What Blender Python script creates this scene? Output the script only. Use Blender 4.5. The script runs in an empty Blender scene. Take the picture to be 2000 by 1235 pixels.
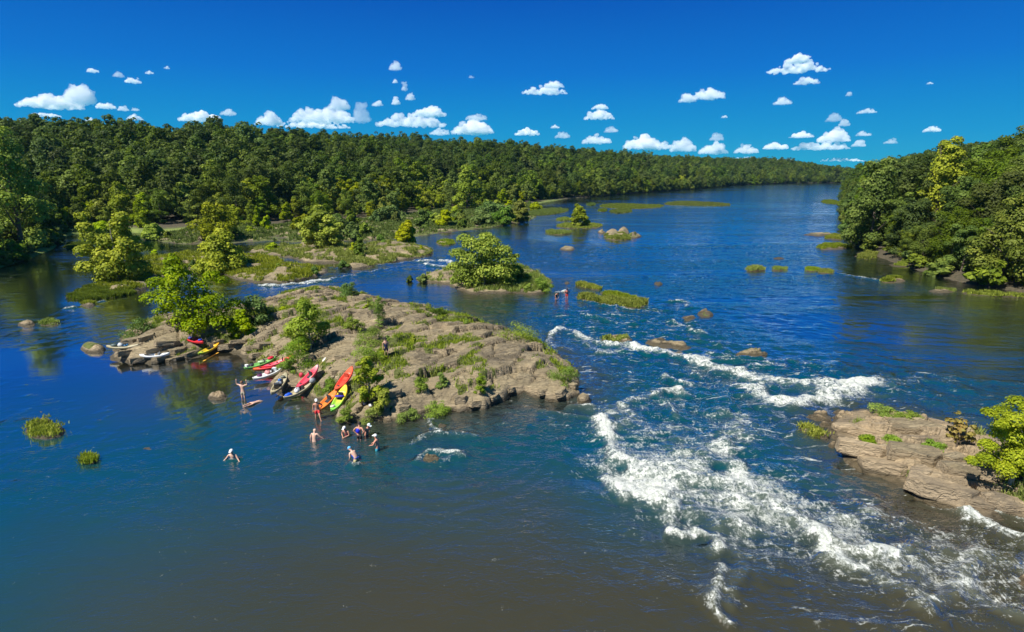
import bpy, bmesh, math, random
import numpy as np
from mathutils import Vector, Matrix, Quaternion

R = math.radians
scene = bpy.context.scene
COL = scene.collection
F = 1100.0; CX = 1000.0; CY = 617.5; HC = 17.0
PITCH = math.atan((617.5 - 330.0) / F)
SUN_AZ = R(232); SUN_EL = R(54)          # direction towards the sun, clockwise from +Y
CAM = np.array([0.0, 0.0, HC])

def ray(px, py):
    x = (px - CX) / F; y = (CY - py) / F
    c, s = math.cos(PITCH), math.sin(PITCH)
    d = np.array([x, c + y * s, -s + y * c])
    return d / np.linalg.norm(d)
def at(px, py, z=0.0):
    d = ray(px, py)
    t = (z - HC) / d[2]
    return CAM + d * t
def pts(px_list, z=0.0):
    return np.array([at(p[0], p[1], p[2] if len(p) > 2 else z)[:2] for p in px_list])
def m_per_px(px, py, z=0.0):
    return float(np.linalg.norm(at(px, py, z) - CAM)) / F

# ---------------------------------------------------------------- numpy noise
def _h(ix, iy, seed):
    n = (ix.astype(np.int64) * 374761393 + iy.astype(np.int64) * 668265263 + seed * 1442695041) & 0x7fffffff
    n = ((n ^ (n >> 13)) * 1274126177) & 0x7fffffff
    n = ((n ^ (n >> 16)) * 1103515245) & 0x7fffffff
    return ((n ^ (n >> 15)) & 0xffffff) / float(0xffffff)
def vnoise(x, y, seed=0):
    ix = np.floor(x); iy = np.floor(y); fx = x - ix; fy = y - iy
    fx = fx * fx * (3 - 2 * fx); fy = fy * fy * (3 - 2 * fy)
    a = _h(ix, iy, seed); b = _h(ix + 1, iy, seed); c = _h(ix, iy + 1, seed); d = _h(ix + 1, iy + 1, seed)
    return (a * (1 - fx) + b * fx) * (1 - fy) + (c * (1 - fx) + d * fx) * fy
def fbm(x, y, oct=4, seed=0):
    s = 0; a = .5; t = 0
    for o in range(oct):
        s = s + a * vnoise(x * 2 ** o + 17.3 * o, y * 2 ** o + 9.1 * o, seed + o * 7); t += a; a *= .5
    return s / t
def voro(x, y, seed=0):
    """cell noise: F1, F2, random of the nearest cell (three), offset to its centre"""
    ix = np.floor(x); iy = np.floor(y)
    f1 = np.full(x.shape, 9.); f2 = np.full(x.shape, 9.)
    r1 = np.zeros(x.shape); r2 = np.zeros(x.shape); r3 = np.zeros(x.shape); ox = np.zeros(x.shape); oy = np.zeros(x.shape)
    for dx in (-1, 0, 1):
        for dy in (-1, 0, 1):
            cx = ix + dx; cy = iy + dy
            qx = cx + _h(cx, cy, seed + 1) - x; qy = cy + _h(cx, cy, seed + 2) - y
            d = np.sqrt(qx * qx + qy * qy)
            m = d < f1
            f2 = np.where(m, f1, np.minimum(f2, d))
            f1 = np.where(m, d, f1)
            r1 = np.where(m, _h(cx, cy, seed + 3), r1); r2 = np.where(m, _h(cx, cy, seed + 4), r2); r3 = np.where(m, _h(cx, cy, seed + 5), r3)
            ox = np.where(m, -qx, ox); oy = np.where(m, -qy, oy)
    return f1, f2, r1, r2, r3, ox, oy
def sstep(a, b, x):
    t = np.clip((x - a) / (b - a), 0, 1); return t * t * (3 - 2 * t)
def seg_dist(X, Y, P, closed=True):
    d = np.full(X.shape, 1e9)
    n = len(P)
    for i in range(n if closed else n - 1):
        ax, ay = P[i]; bx, by = P[(i + 1) % n]
        vx, vy = bx - ax, by - ay; L = vx * vx + vy * vy + 1e-12
        t = np.clip(((X - ax) * vx + (Y - ay) * vy) / L, 0, 1)
        d = np.minimum(d, np.hypot(X - ax - t * vx, Y - ay - t * vy))
    return d
def inside(X, Y, P):
    c = np.zeros(X.shape, bool); n = len(P); j = n - 1
    for i in range(n):
        xi, yi = P[i]; xj, yj = P[j]
        if yi != yj:
            c ^= ((yi > Y) != (yj > Y)) & (X < (xj - xi) * (Y - yi) / (yj - yi) + xi)
        j = i
    return c
def sdist(X, Y, P):
    d = seg_dist(X, Y, P)
    return np.where(inside(X, Y, P), d, -d)
def smooth_poly(P, n=2):
    P = np.array(P, float)
    for _ in range(n):
        Q = np.roll(P, -1, 0)
        P = np.stack([P * .75 + Q * .25, P * .25 + Q * .75], 1).reshape(-1, 2)
    return P

# ---------------------------------------------------------------- object helpers
def tag(o, label=None, cat=None, group=None, kind=None):
    if label: o['label'] = label
    if cat: o['category'] = cat
    if group: o['group'] = group
    if kind: o['kind'] = kind
    return o
def link(name, me, mats=None, parent=None, smooth=False):
    o = bpy.data.objects.new(name, me); COL.objects.link(o)
    if mats:
        for m in (mats if isinstance(mats, (list, tuple)) else [mats]): me.materials.append(m)
    if parent: o.parent = parent
    if smooth and len(me.polygons): me.polygons.foreach_set('use_smooth', np.ones(len(me.polygons), bool))
    return o
def empty(name, loc=(0, 0, 0), rz=0):
    o = bpy.data.objects.new(name, None); COL.objects.link(o)
    o.location = loc; o.rotation_euler = (0, 0, rz); o.empty_display_size = .3
    return o
def mesh_np(name, V, Fq):
    me = bpy.data.meshes.new(name)
    V = np.asarray(V, np.float32); Fq = np.asarray(Fq, np.int32)
    k = Fq.shape[1]
    me.vertices.add(len(V)); me.vertices.foreach_set('co', V.ravel())
    me.loops.add(Fq.size); me.loops.foreach_set('vertex_index', Fq.ravel())
    me.polygons.add(len(Fq)); me.polygons.foreach_set('loop_start', np.arange(0, Fq.size, k, dtype=np.int32))
    me.polygons.foreach_set('loop_total', np.full(len(Fq), k, np.int32))
    me.update(calc_edges=True)
    return me
def vattr(me, name, arr):
    a = me.attributes.new(name, 'FLOAT', 'POINT'); a.data.foreach_set('value', np.asarray(arr, np.float32).ravel())
def bm_mesh(name, bm):
    me = bpy.data.meshes.new(name); bm.to_mesh(me); bm.free(); return me
def copy_tree(o, parent=None):
    c = o.copy(); COL.objects.link(c)
    if parent: c.parent = parent
    for ch in o.children: copy_tree(ch, c)
    return c

# ---------------------------------------------------------------- materials
class NT:
    def __init__(s, name):
        s.m = bpy.data.materials.new(name); s.m.use_nodes = True
        s.t = s.m.node_tree; s.t.nodes.clear()
        s.out = s.t.nodes.new('ShaderNodeOutputMaterial')
    def n(s, typ, **kw):
        nd = s.t.nodes.new('ShaderNode' + typ)
        for k, v in kw.items():
            if k.startswith('i_'):
                key = k[2:]
                key = int(key) if key.isdigit() else key.replace('_', ' ')
                s.set(nd.inputs[key], v)
            else: setattr(nd, k, v)
        return nd
    def set(s, inp, v):
        if isinstance(v, bpy.types.NodeSocket): s.t.links.new(v, inp)
        elif isinstance(v, bpy.types.Node): s.t.links.new(v.outputs[0], inp)
        elif isinstance(v, (tuple, list)) and len(v) == 3 and inp.type == 'RGBA': inp.default_value = (*v, 1)
        else: inp.default_value = v
    def math(s, op, a, b=0.0, clamp=False):
        nd = s.t.nodes.new('ShaderNodeMath'); nd.operation = op; nd.use_clamp = clamp
        s.set(nd.inputs[0], a); s.set(nd.inputs[1], b); return nd.outputs[0]
    def mix(s, f, a, b, mode='MIX'):
        nd = s.t.nodes.new('ShaderNodeMix'); nd.data_type = 'RGBA'; nd.blend_type = mode
        s.set(nd.inputs[0], f); s.set(nd.inputs[6], a); s.set(nd.inputs[7], b); return nd.outputs[2]
    def noise(s, vec, scale, detail=3, rough=.5, dist=0.0, typ='FBM', out=0):
        nd = s.t.nodes.new('ShaderNodeTexNoise')
        if typ != 'FBM': nd.noise_type = typ
        if vec is not None: s.set(nd.inputs['Vector'], vec)
        nd.inputs['Scale'].default_value = scale; nd.inputs['Detail'].default_value = detail
        nd.inputs['Roughness'].default_value = rough; nd.inputs['Distortion'].default_value = dist
        return nd.outputs[out]
    def ramp(s, f, stops, interp='LINEAR'):
        nd = s.t.nodes.new('ShaderNodeValToRGB'); nd.color_ramp.interpolation = interp
        e = nd.color_ramp.elements
        while len(e) < len(stops): e.new(.5)
        for k, (p, c) in enumerate(stops):
            e[k].position = p; e[k].color = (*c, 1) if isinstance(c, (tuple, list)) else (c, c, c, 1)
        s.set(nd.inputs[0], f); return nd.outputs[0]
    def mapr(s, v, a, b, c=0., d=1.):
        nd = s.t.nodes.new('ShaderNodeMapRange'); s.set(nd.inputs[0], v)
        for k, x in zip((1, 2, 3, 4), (a, b, c, d)): nd.inputs[k].default_value = x
        return nd.outputs[0]
    def coord(s, which='Object'): return s.n('TexCoord').outputs[which]
    def geo(s, which='Position'): return s.n('NewGeometry').outputs[which]
    def mapping(s, vec, scale=(1, 1, 1), rot=(0, 0, 0)):
        nd = s.t.nodes.new('ShaderNodeMapping'); s.set(nd.inputs['Vector'], vec)
        nd.inputs['Scale'].default_value = scale; nd.inputs['Rotation'].default_value = rot; return nd.outputs[0]
    def attr(s, name, out='Fac'):
        nd = s.t.nodes.new('ShaderNodeAttribute'); nd.attribute_name = name; return nd.outputs[out]
    def bump(s, h, strength=.5, dist=.1, normal=None):
        nd = s.t.nodes.new('ShaderNodeBump'); s.set(nd.inputs['Height'], h); s.set(nd.inputs['Strength'], strength); s.set(nd.inputs['Distance'], dist)
        if normal is not None: s.set(nd.inputs['Normal'], normal)
        return nd.outputs[0]
    def principled(s, color, rough=.7, normal=None, **kw):
        nd = s.t.nodes.new('ShaderNodeBsdfPrincipled')
        s.set(nd.inputs['Base Color'], color); s.set(nd.inputs['Roughness'], rough)
        if normal is not None: s.set(nd.inputs['Normal'], normal)
        for k, v in kw.items(): s.set(nd.inputs[k.replace('_', ' ')], v)
        return nd
    def surf(s, sh):
        s.t.links.new(sh.outputs[0] if isinstance(sh, bpy.types.Node) else sh, s.out.inputs['Surface']); return s.m

def mat_plain(name, color, rough=.5, var=.06, **kw):
    m = NT(name)
    nz = m.noise(m.coord(), 9, 4)
    c = m.mix(m.mapr(nz, .3, .7), tuple(x * (1 - var * 3) for x in color), tuple(min(1, x * (1 + var)) for x in color))
    return m.surf(m.principled(c, rough, **kw))

def mat_leaf(name, dark, mid, light, trans=.3, hue=.5, var=.35):
    m = NT(name)
    rnd = m.attr('lr')
    orn = m.n('ObjectInfo').outputs['Random']
    col = m.ramp(rnd, [(0, dark), (.5, mid), (1, light)])
    hs = m.n('HueSaturation'); m.set(hs.inputs['Color'], col)
    m.set(hs.inputs['Value'], m.mapr(orn, 0, 1, 1 - var, 1 + var))
    o2 = m.math('FRACT', m.math('MULTIPLY', orn, 7.31))
    m.set(hs.inputs['Hue'], m.mapr(o2, 0, 1, .5 - .018, .5 + .016))
    m.set(hs.inputs['Saturation'], m.mapr(m.math('FRACT', m.math('MULTIPLY', orn, 13.7)), 0, 1, .88, 1.08))
    c = hs.outputs[0]
    p = m.principled(c, .55); p.inputs['Specular IOR Level'].default_value = .12
    tr = m.n('BsdfTranslucent'); m.set(tr.inputs[0], m.mix(.5, c, (mid[0] * 1.6, mid[1] * 1.6, mid[2]), 'MIX'))
    mx = m.n('MixShader'); mx.inputs[0].default_value = trans
    m.t.links.new(p.outputs[0], mx.inputs[1]); m.t.links.new(tr.outputs[0], mx.inputs[2])
    return m.surf(mx)

def mat_bark(name, c=(.12, .095, .07)):
    m = NT(name); v = m.mapping(m.coord(), (3, 3, .6))
    nz = m.noise(v, 3, 5, .65)
    col = m.mix(m.mapr(nz, .3, .7), tuple(x * .5 for x in c), tuple(x * 1.5 for x in c))
    return m.surf(m.principled(col, .9, m.bump(nz, .6, .08)))

def mat_rock(name, base=(.31, .245, .142), dark=(.125, .100, .064), light=(.48, .385, .235), rot=.6):
    m = NT(name); P = m.geo()
    v = m.mapping(P, (.5, 1.5, 1.6), (0, 0, -rot))
    big = m.noise(P, .22, 4, .6); med = m.noise(v, 1.1, 6, .65, .4); fine = m.noise(v, 6, 5, .7)
    col = m.mix(m.mapr(big, .46, .70), base, dark)
    col = m.mix(m.mapr(med, .48, .72), col, light)
    col = m.mix(m.mapr(fine, .42, .3), col, tuple(x * .35 for x in base))
    # steep, freshly broken faces are paler and warmer than the weathered tops
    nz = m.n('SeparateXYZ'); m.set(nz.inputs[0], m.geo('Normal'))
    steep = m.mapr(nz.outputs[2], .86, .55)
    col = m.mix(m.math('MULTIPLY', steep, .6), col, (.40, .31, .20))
    # algae and wet stain at the water line
    sp = m.n('SeparateXYZ'); m.set(sp.inputs[0], P)
    wet = m.mapr(m.math('ADD', sp.outputs[2], m.math('MULTIPLY', med, -.3)), -.0, .17, 1, 0)
    col = m.mix(m.math('MULTIPLY', wet, .85), col, (.055, .043, .02))
    # cracks
    cr = m.n('TexVoronoi', feature='DISTANCE_TO_EDGE'); m.set(cr.inputs['Vector'], m.mix(.25, v, m.noise(v, 1.5, 3, out=1))); cr.inputs['Scale'].default_value = 1.6
    crk = m.mapr(cr.outputs[0], 0, .035, 1, 0)
    crk = m.math('MULTIPLY', crk, m.mapr(med, .4, .6))
    col = m.mix(m.math('MULTIPLY', crk, .45), col, (.05, .042, .03))
    cv = m.math('ADD', m.attr('crev'), m.math('MULTIPLY', m.math('SUBTRACT', fine, .5), .8))
    col = m.mix(m.mapr(cv, .45, .8, 0, .85), col, (.040, .032, .022))
    g = m.attr('grass')
    gn = m.mapr(m.math('ADD', g, m.math('MULTIPLY', m.math('SUBTRACT', fine, .5), 1.0)), .42, .6)
    col = m.mix(gn, col, m.mix(m.mapr(med, .3, .7), (.085, .105, .022), (.17, .19, .045)))
    bed = m.noise(m.mapping(P, (.35, 4.0, 5.0), (0, 0, -rot)), 1.2, 4, .6, .5)
    col = m.mix(m.mapr(bed, .42, .30, 0, .40), col, tuple(x * .4 for x in base))
    h = m.math('ADD', m.math('MULTIPLY', med, .6), m.math('MULTIPLY', fine, .35))
    h = m.math('ADD', h, m.math('MULTIPLY', bed, .7))
    h = m.math('SUBTRACT', h, m.math('MULTIPLY', crk, .15))
    return m.surf(m.principled(col, m.mapr(wet, 0, 1, .9, .45), m.bump(h, 1.0, .4)))

M = {}
def make_mats():
    M['bark'] = mat_bark('bark'); M['pale_bark'] = mat_bark('pale_bark', (.34, .31, .25))
    M['forest_dark'] = mat_leaf('forest_leaf_dark', (.034, .058, .008), (.082, .128, .016), (.150, .200, .026), .3, var=.42)
    M['forest_mid'] = mat_leaf('forest_leaf_mid', (.050, .082, .008), (.125, .180, .018), (.215, .270, .030), .32, var=.38)
    M['forest_light'] = mat_leaf('forest_leaf_light', (.085, .120, .007), (.225, .285, .015), (.37, .42, .025), .28, var=.28)
    M['lime'] = mat_leaf('sycamore_leaf', (.11, .16, .005), (.28, .37, .010), (.48, .54, .025), .35, var=.1)
    M['willow'] = mat_leaf('willow_leaf', (.11, .17, .014), (.22, .33, .03), (.36, .45, .06), .3, var=.12)
    M['olive'] = mat_leaf('olive_leaf', (.04, .08, .012), (.11, .18, .026), (.22, .30, .06), .25, var=.15)
    M['grass'] = mat_leaf('grass_blade', (.12, .16, .016), (.27, .34, .04), (.46, .50, .09), .3, var=.1)
    M['bed'] = mat_leaf('water_willow_blade', (.075, .11, .014), (.155, .22, .035), (.26, .33, .06), .25, var=.12)
    M['lime_dark'] = mat_leaf('leaf_lime_dark', (.06, .10, .005), (.21, .30, .010), (.46, .52, .03), .3, var=.05)
    M['lime_yellow'] = mat_leaf('leaf_lime_yellow', (.13, .16, .005), (.33, .38, .008), (.56, .55, .02), .35, var=.08)
    M['forest_pale'] = mat_leaf('leaf_pale_olive', (.055, .085, .010), (.145, .19, .026), (.26, .30, .045), .25, var=.1)
    M['yellowed'] = mat_leaf('yellowing_leaf', (.14, .12, .03), (.30, .25, .06), (.42, .27, .09), .3, var=.1)
    M['rock'] = mat_rock('river_rock')
    M['rock_pale'] = mat_rock('tan_rock', (.44, .33, .195), (.20, .16, .11), (.64, .49, .30), 1.1)  # paler tan stone for the outcrop and the pale boulders
make_mats()
# ================================================================ islands and banks (height fields)
FIELDS = []
class Field:
    def __init__(s, x0, y0, res, Z): s.x0, s.y0, s.res, s.Z = x0, y0, res, Z
    def h(s, x, y):
        fx = (x - s.x0) / s.res; fy = (y - s.y0) / s.res
        ix = np.floor(fx).astype(int); iy = np.floor(fy).astype(int)
        ny, nx = s.Z.shape
        ok = (ix >= 0) & (iy >= 0) & (ix < nx - 1) & (iy < ny - 1)
        ix = np.clip(ix, 0, nx - 2); iy = np.clip(iy, 0, ny - 2); fx = np.clip(fx - ix, 0, 1); fy = np.clip(fy - iy, 0, 1)
        z = (s.Z[iy, ix] * (1 - fx) + s.Z[iy, ix + 1] * fx) * (1 - fy) + (s.Z[iy + 1, ix] * (1 - fx) + s.Z[iy + 1, ix + 1] * fx) * fy
        return np.where(ok, z, -9.)
def height(x, y):
    x = np.asarray(x, float); y = np.asarray(y, float)
    z = np.full(x.shape, -9.)
    for f in FIELDS: z = np.maximum(z, f.h(x, y))
    return z
def hit(px, py, zmin=0.0):
    """the place on rock, bank or water that the photograph shows at this point"""
    d = ray(px, py)
    t = np.linspace(15, 320, 12000) if d[2] < -.05 else np.linspace(60, 900, 9000)
    P = CAM[None] + d[None] * t[:, None]
    z = np.maximum(height(P[:, 0], P[:, 1]), zmin)
    k = np.argmax(P[:, 2] <= z)
    return np.array([P[k, 0], P[k, 1], z[k]])

def island(name, P, hmax, rise, res, seed, slab=(2.6, .32, .7), fine=.10, edge=.35, grassy=.5, mat=None, parent=None, wob=.6, noise_amp=.5, extra=None):
    P = smooth_poly(P, 1)
    lo = P.min(0) - 1.6; hi = P.max(0) + 1.6
    nx = int((hi[0] - lo[0]) / res) + 2; ny = int((hi[1] - lo[1]) / res) + 2
    gx = lo[0] + np.arange(nx) * res; gy = lo[1] + np.arange(ny) * res
    X, Y = np.meshgrid(gx, gy)
    d = sdist(X, Y, P)
    d = d + (fbm(X / 1.7, Y / 1.7, 3, seed) - .5) * wob * 2 * np.exp(-np.maximum(d, 0) / 3)
    size, amp, ang = slab
    ca, sa = math.cos(ang), math.sin(ang)
    U = (X * ca + Y * sa); W = (-X * sa + Y * ca)
    wx = (fbm(X / 3, Y / 3, 3, seed + 3) - .5) * 1.6
    f1, f2, r1, r2, r3, ox, oy = voro(U / (size * 1.9) + wx * .4, W / size + wx * .4, seed)
    g1, g2, q1, q2, q3, px_, py_ = voro(U / (size * .75) + wx * .3, W / (size * .5) + wx * .3, seed + 20)
    h = np.where(d > 0, hmax * (1 - np.exp(-np.maximum(d, 0) / rise)), 0)
    h = h * (1 + noise_amp * (fbm(X / 9, Y / 9, 3, seed + 5) - .5) * 2)
    if extra is not None: h = h + extra(X, Y, d)
    m = sstep(-.05, max(.12, min(1.2, .45 * float(d.max()))), d)
    s1 = amp * ((r1 - .5) * 1.3 + (r2 - .5) * ox * 1.2 - (.15 + r3) * oy * 1.1)
    s2 = amp * fine * 2.6 * ((q1 - .5) * 1.2 + (q3 - .5) * px_ - (q2 - .3) * py_ * .9) * sstep(.35, .6, fbm(X / 5, Y / 5, 2, seed + 40))
    k1, k2, t1, t2, t3, kx, ky = voro(U / .85 + wx * .8, W / .42 + wx * .8, seed + 60)
    rough = sstep(.42, .58, fbm(X / 2.6, Y / 2.6, 3, seed + 70))
    s2 = s2 + rough * (.14 * (t1 - .5) - .10 * (t2 - .3) * ky)
    crev = np.maximum(np.clip(1 - (f2 - f1) / .07, 0, 1) * sstep(.36, .52, fbm(X / 1.9, Y / 1.9, 2, seed + 71)), .8 * np.clip(1 - (k2 - k1) / .13, 0, 1) * sstep(.56, .66, fbm(X / 1.3, Y / 1.3, 2, seed + 72)))
    crack = -.16 * crev - amp * .8 * np.clip(1 - (f2 - f1) / .05, 0, 1) - amp * .3 * np.clip(1 - (g2 - g1) / .07, 0, 1)
    z = h + m * (s1 + s2 + crack) + m * (fbm(X / .7, Y / .7, 3, seed + 9) - .5) * .12
    z = np.where(d > 0, np.maximum(z, edge * sstep(0, .5, d) * (.4 + .9 * r1)) - .02, -.03 + np.maximum(d * 1.6, -1.2))
    # grass grows in the hollows
    gm = fbm(X / 3.4, Y / 2.6, 3, seed + 30) * .55 + fbm(X / .8, Y / .8, 3, seed + 33) * .45 + .10 * np.clip(1 - (f2 - f1) / .3, 0, 1)
    gm = sstep(.62 - .22 * grassy, .72 - .2 * grassy, gm) * sstep(.03, min(.7, .05 + .4 * float(d.max())), d)
    idx = np.arange(nx * ny).reshape(ny, nx)
    Q = np.stack([idx[:-1, :-1], idx[:-1, 1:], idx[1:, 1:], idx[1:, :-1]], -1).reshape(-1, 4)
    zf = z.ravel(); Q = Q[(zf[Q].max(1) > -.7)]
    used = np.unique(Q); remap = np.full(nx * ny, -1); remap[used] = np.arange(len(used))
    V = np.stack([X.ravel(), Y.ravel(), zf], 1)[used]
    me = mesh_np(name, V, remap[Q]); vattr(me, 'grass', gm.ravel()[used]); vattr(me, 'crev', (crev * sstep(.1, .6, d)).ravel()[used])
    o = link(name, me, mat or M['rock'], parent, smooth=False)
    f = Field(lo[0], lo[1], res, z); f.G = gm; f.P = P; FIELDS.append(f)
    return o, f

# ---------------------------------------------------------------- grass
def blades(rng, P, n_per, hgt, wid, spread=.16, lean=.85):
    """P (n,3) tuft feet -> triangles"""
    n = len(P) * n_per
    B = np.repeat(P, n_per, 0) + np.stack([rng.normal(0, spread, n), rng.normal(0, spread, n), np.full(n, -.03)], 1)
    a = rng.uniform(0, 2 * np.pi, n); H = hgt * rng.uniform(.45, 1.2, n) * (.35 + 1.3 * fbm(B[:, 0] / 1.1, B[:, 1] / 1.1, 2, 12))
    w = wid * rng.uniform(.7, 1.3, n)
    side = np.stack([np.cos(a), np.sin(a), np.zeros(n)], 1) * w[:, None] * .5
    b = rng.uniform(0, 2 * np.pi, n); l = rng.uniform(0, lean, n) * H
    top = B + np.stack([np.cos(b) * l, np.sin(b) * l, H], 1)
    mid = B + np.stack([np.cos(b) * l * .35, np.sin(b) * l * .35, H * .6], 1)
    V = np.stack([B - side, B + side, mid + side * .8, top, mid - side * .8], 1).reshape(-1, 3)
    k = np.arange(n) * 5
    return V, np.stack([k, k + 1, k + 2, k + 3, k + 4], 1), np.repeat(rng.uniform(0, 1, n), 5)
def grass_on(field, name, count, hgt, wid, seed, label, n_per=4, parent=None, mat='grass', thr=.5):
    rng = np.random.default_rng(seed)
    ny, nx = field.Z.shape
    yy, xx = np.nonzero((field.G > thr) & (field.Z > .03))
    if len(yy) == 0: return None
    k = rng.integers(0, len(yy), count)
    x = field.x0 + (xx[k] + rng.uniform(-.5, .5, count)) * field.res; y = field.y0 + (yy[k] + rng.uniform(-.5, .5, count)) * field.res
    z = field.h(x, y)
    V, Fq, r = blades(rng, np.stack([x, y, z], 1), n_per, hgt, wid)
    me = mesh_np(name, V, Fq); vattr(me, 'lr', r)
    o = link(name, me, M[mat], parent)
    if parent is None: tag(o, label, 'grass', kind='stuff')
    return o

# ---------------------------------------------------------------- leaves, crowns and trees
def tube(bm, pts_, radii, seg=6):
    rings = []
    for i, (p, r) in enumerate(zip(pts_, radii)):
        p = Vector(p); a = Vector(pts_[max(i - 1, 0)]); b = Vector(pts_[min(i + 1, len(pts_) - 1)])
        d = (b - a).normalized(); u = d.orthogonal().normalized()
        if i: u = (rings_u - d * rings_u.dot(d)).normalized()
        rings_u = u; v = d.cross(u)
        rings.append([bm.verts.new(p + (u * math.cos(t) + v * math.sin(t)) * r) for t in [2 * math.pi * k / seg for k in range(seg)]])
    for A, B in zip(rings, rings[1:]):
        for k in range(seg): bm.faces.new((A[k], A[(k + 1) % seg], B[(k + 1) % seg], B[k]))
    bm.faces.new(rings[-1]); bm.faces.new(rings[0][::-1])
def crown_mesh(name, rng, blobs, n, size, aspect=1.0, up=.25, shell=.35):
    """many leaf-sized faces spread over a heap of foliage clumps; blobs: rows of x,y,z,rx,ry,rz"""
    B = np.array(blobs, float); vol = (B[:, 3] * B[:, 4] + B[:, 4] * B[:, 5] + B[:, 3] * B[:, 5])
    k = rng.choice(len(B), n, p=vol / vol.sum())
    d = rng.normal(size=(n, 3)); d /= np.linalg.norm(d, axis=1)[:, None]
    d[:, 2] = np.where((d[:, 2] < -.35) & (rng.random(n) < .7), -d[:, 2], d[:, 2])
    rad = 1 - shell * rng.random(n) ** 1.6 + rng.normal(0, .07, n)
    C = B[k, :3] + d * B[k, 3:] * rad[:, None]
    nrm = d / B[k, 3:] ; nrm /= np.linalg.norm(nrm, axis=1)[:, None]
    nrm = nrm + rng.normal(0, .34, (n, 3)); nrm[:, 2] += up; nrm /= np.linalg.norm(nrm, axis=1)[:, None]
    t = np.cross(nrm, rng.normal(size=(n, 3))); t /= np.linalg.norm(t, axis=1)[:, None]
    b = np.cross(nrm, t)
    s = size * rng.uniform(.55, 1.3, n)[:, None] * .5
    fold = nrm * s * .35
    V = np.stack([C - t * s * aspect, C - b * s / 1.0 - fold, C + t * s * aspect, C + b * s - fold], 1).reshape(-1, 3)
    q = np.arange(n) * 4
    me = mesh_np(name, V, np.stack([q, q + 1, q + 2, q + 3], 1))
    clump = rng.uniform(0, 1, len(B))[k]
    vattr(me, 'lr', np.repeat(np.clip(.55 * rng.random(n) + .45 * clump, 0, 1), 4))
    return me
def envelope_blobs(rng, H, W, base, n, shape='round', r=.22):
    """foliage clumps filling a crown that starts at base*H"""
    out = []
    z0 = base * H; hc = H - z0
    for i in range(n):
        t = .02 + .91 * (i + rng.random()) / n
        if shape == 'round': prof = math.sqrt(max(0, 1 - (2 * t - 1) ** 2)) * .9 + .1
        elif shape == 'dome': prof = (1 - t ** 2.2) ** .6
        elif shape == 'bush': prof = (.72 + .28 * math.sin(math.pi * min(1, t * 1.6))) * (1 - max(0, t - .35) / .65 * .62)
        elif shape == 'cone': prof = (1 - t) ** .75 * .95 + .05
        else: prof = .55 + .45 * math.sin(math.pi * t)
        a = rng.uniform(0, 2 * math.pi); rr = prof * W / 2 * rng.uniform(.35, .88) ** .7
        br = W * r * rng.uniform(.6, 1.25) * (1.1 - .45 * t)
        out.append((rr * math.cos(a), rr * math.sin(a), z0 + t * hc, br, br * rng.uniform(.85, 1.15), br * rng.uniform(.6, .85)))
    out.append((0, 0, z0 + hc * .5, W * .26, W * .26, hc * .38))
    return out
def trunk_mesh(rng, H, r, lean=.04, limbs=5, base=.3):
    bm = bmesh.new()
    ax, ay = rng.normal(0, lean, 2)
    n = 6; P = [(ax * H * (i / n) ** 1.4 + rng.normal(0, r * .3), ay * H * (i / n) ** 1.4 + rng.normal(0, r * .3), H * .88 * i / n - (.4 if i == 0 else 0)) for i in range(n + 1)]
    tube(bm, P, [r * (1.25 if i == 0 else 1) * (1 - .82 * i / n) for i in range(n + 1)], 7)
    for j in range(limbs):
        f = base + (0.85 - base) * (j + .3) / limbs; k = int(f * n); p = Vector(P[k]).lerp(Vector(P[min(k + 1, n)]), f * n - k)
        a = rng.uniform(0, 6.28); L = H * rng.uniform(.2, .34) * (1.1 - f * .6)
        q = [p + Vector((math.cos(a), math.sin(a), .75)) * L * s + Vector(rng.normal(0, .02 * L, 3)) for s in (0, .35, .7, 1.0)]
        rr = r * (1 - .8 * f) * .6
        tube(bm, q, [rr, rr * .7, rr * .4, rr * .15], 5)
    return bm_mesh('trunk', bm)

def plant(name, seed, H, W, base, nb, nl, size, shape, leaf, bark='bark', tr=.15, aspect=1.0, r=.22, limbs=5, up=.25, shell=.35, extra=None):
    """a tree or shrub at the origin: Empty > trunk, crown"""
    rng = np.random.default_rng(seed)
    root = empty(name)
    link('trunk', trunk_mesh(rng, H, tr, limbs=limbs, base=max(base, .15)), M[bark], root)
    bl = envelope_blobs(rng, H, W, base, nb, shape, r)
    if extra: bl = [(x * W, rng.uniform(-.22, .22) * W * (1 - zf * .6), zf * H, q * W * rng.uniform(.85, 1.1), q * W * rng.uniform(.85, 1.1), q * min(H, W) * .8) for x, zf, q in extra for _ in (0, 1)]
    link('crown', crown_mesh('crown', rng, bl, nl, size, aspect, up, shell), M[leaf], root)
    return root
def put(root, x, y, z, s=1.0, rz=0.0, sz=None):
    root.location = (x, y, z); root.scale = (s, s, sz or s); root.rotation_euler = (0, 0, rz)
    return root

# ================================================================ river banks
LB = [(-1500, 980), (-600, 690), (-200, 575), (0, 524), (60, 505), (108, 486), (118, 466), (150, 457), (250, 455), (292, 462), (285, 468), (330, 476), (430, 478), (480, 472), (540, 470), (580, 474), (660, 470), (760, 468), (812, 463), (850, 457), (935, 448), (1000, 438), (1042, 430), (1046, 420), (1030, 410), (1052, 396), (1110, 388), (1150, 385), (1250, 377), (1350, 370), (1440, 361.5), (1550, 358), (1640, 357.2), (1662, 357)]
FB = [(-1500, 940), (-600, 670), (-200, 560), (0, 515), (50, 498), (98, 480), (112, 458), (150, 450), (250, 449), (300, 453), (400, 446), (520, 446), (600, 440), (700, 431), (780, 424), (850, 412), (900, 407), (960, 403), (1040, 398), (1060, 392), (1110, 386), (1150, 384.3), (1250, 376.5), (1350, 369.6), (1440, 361.2), (1550, 357.8), (1640, 357.0), (1662, 356.8)]
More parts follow.
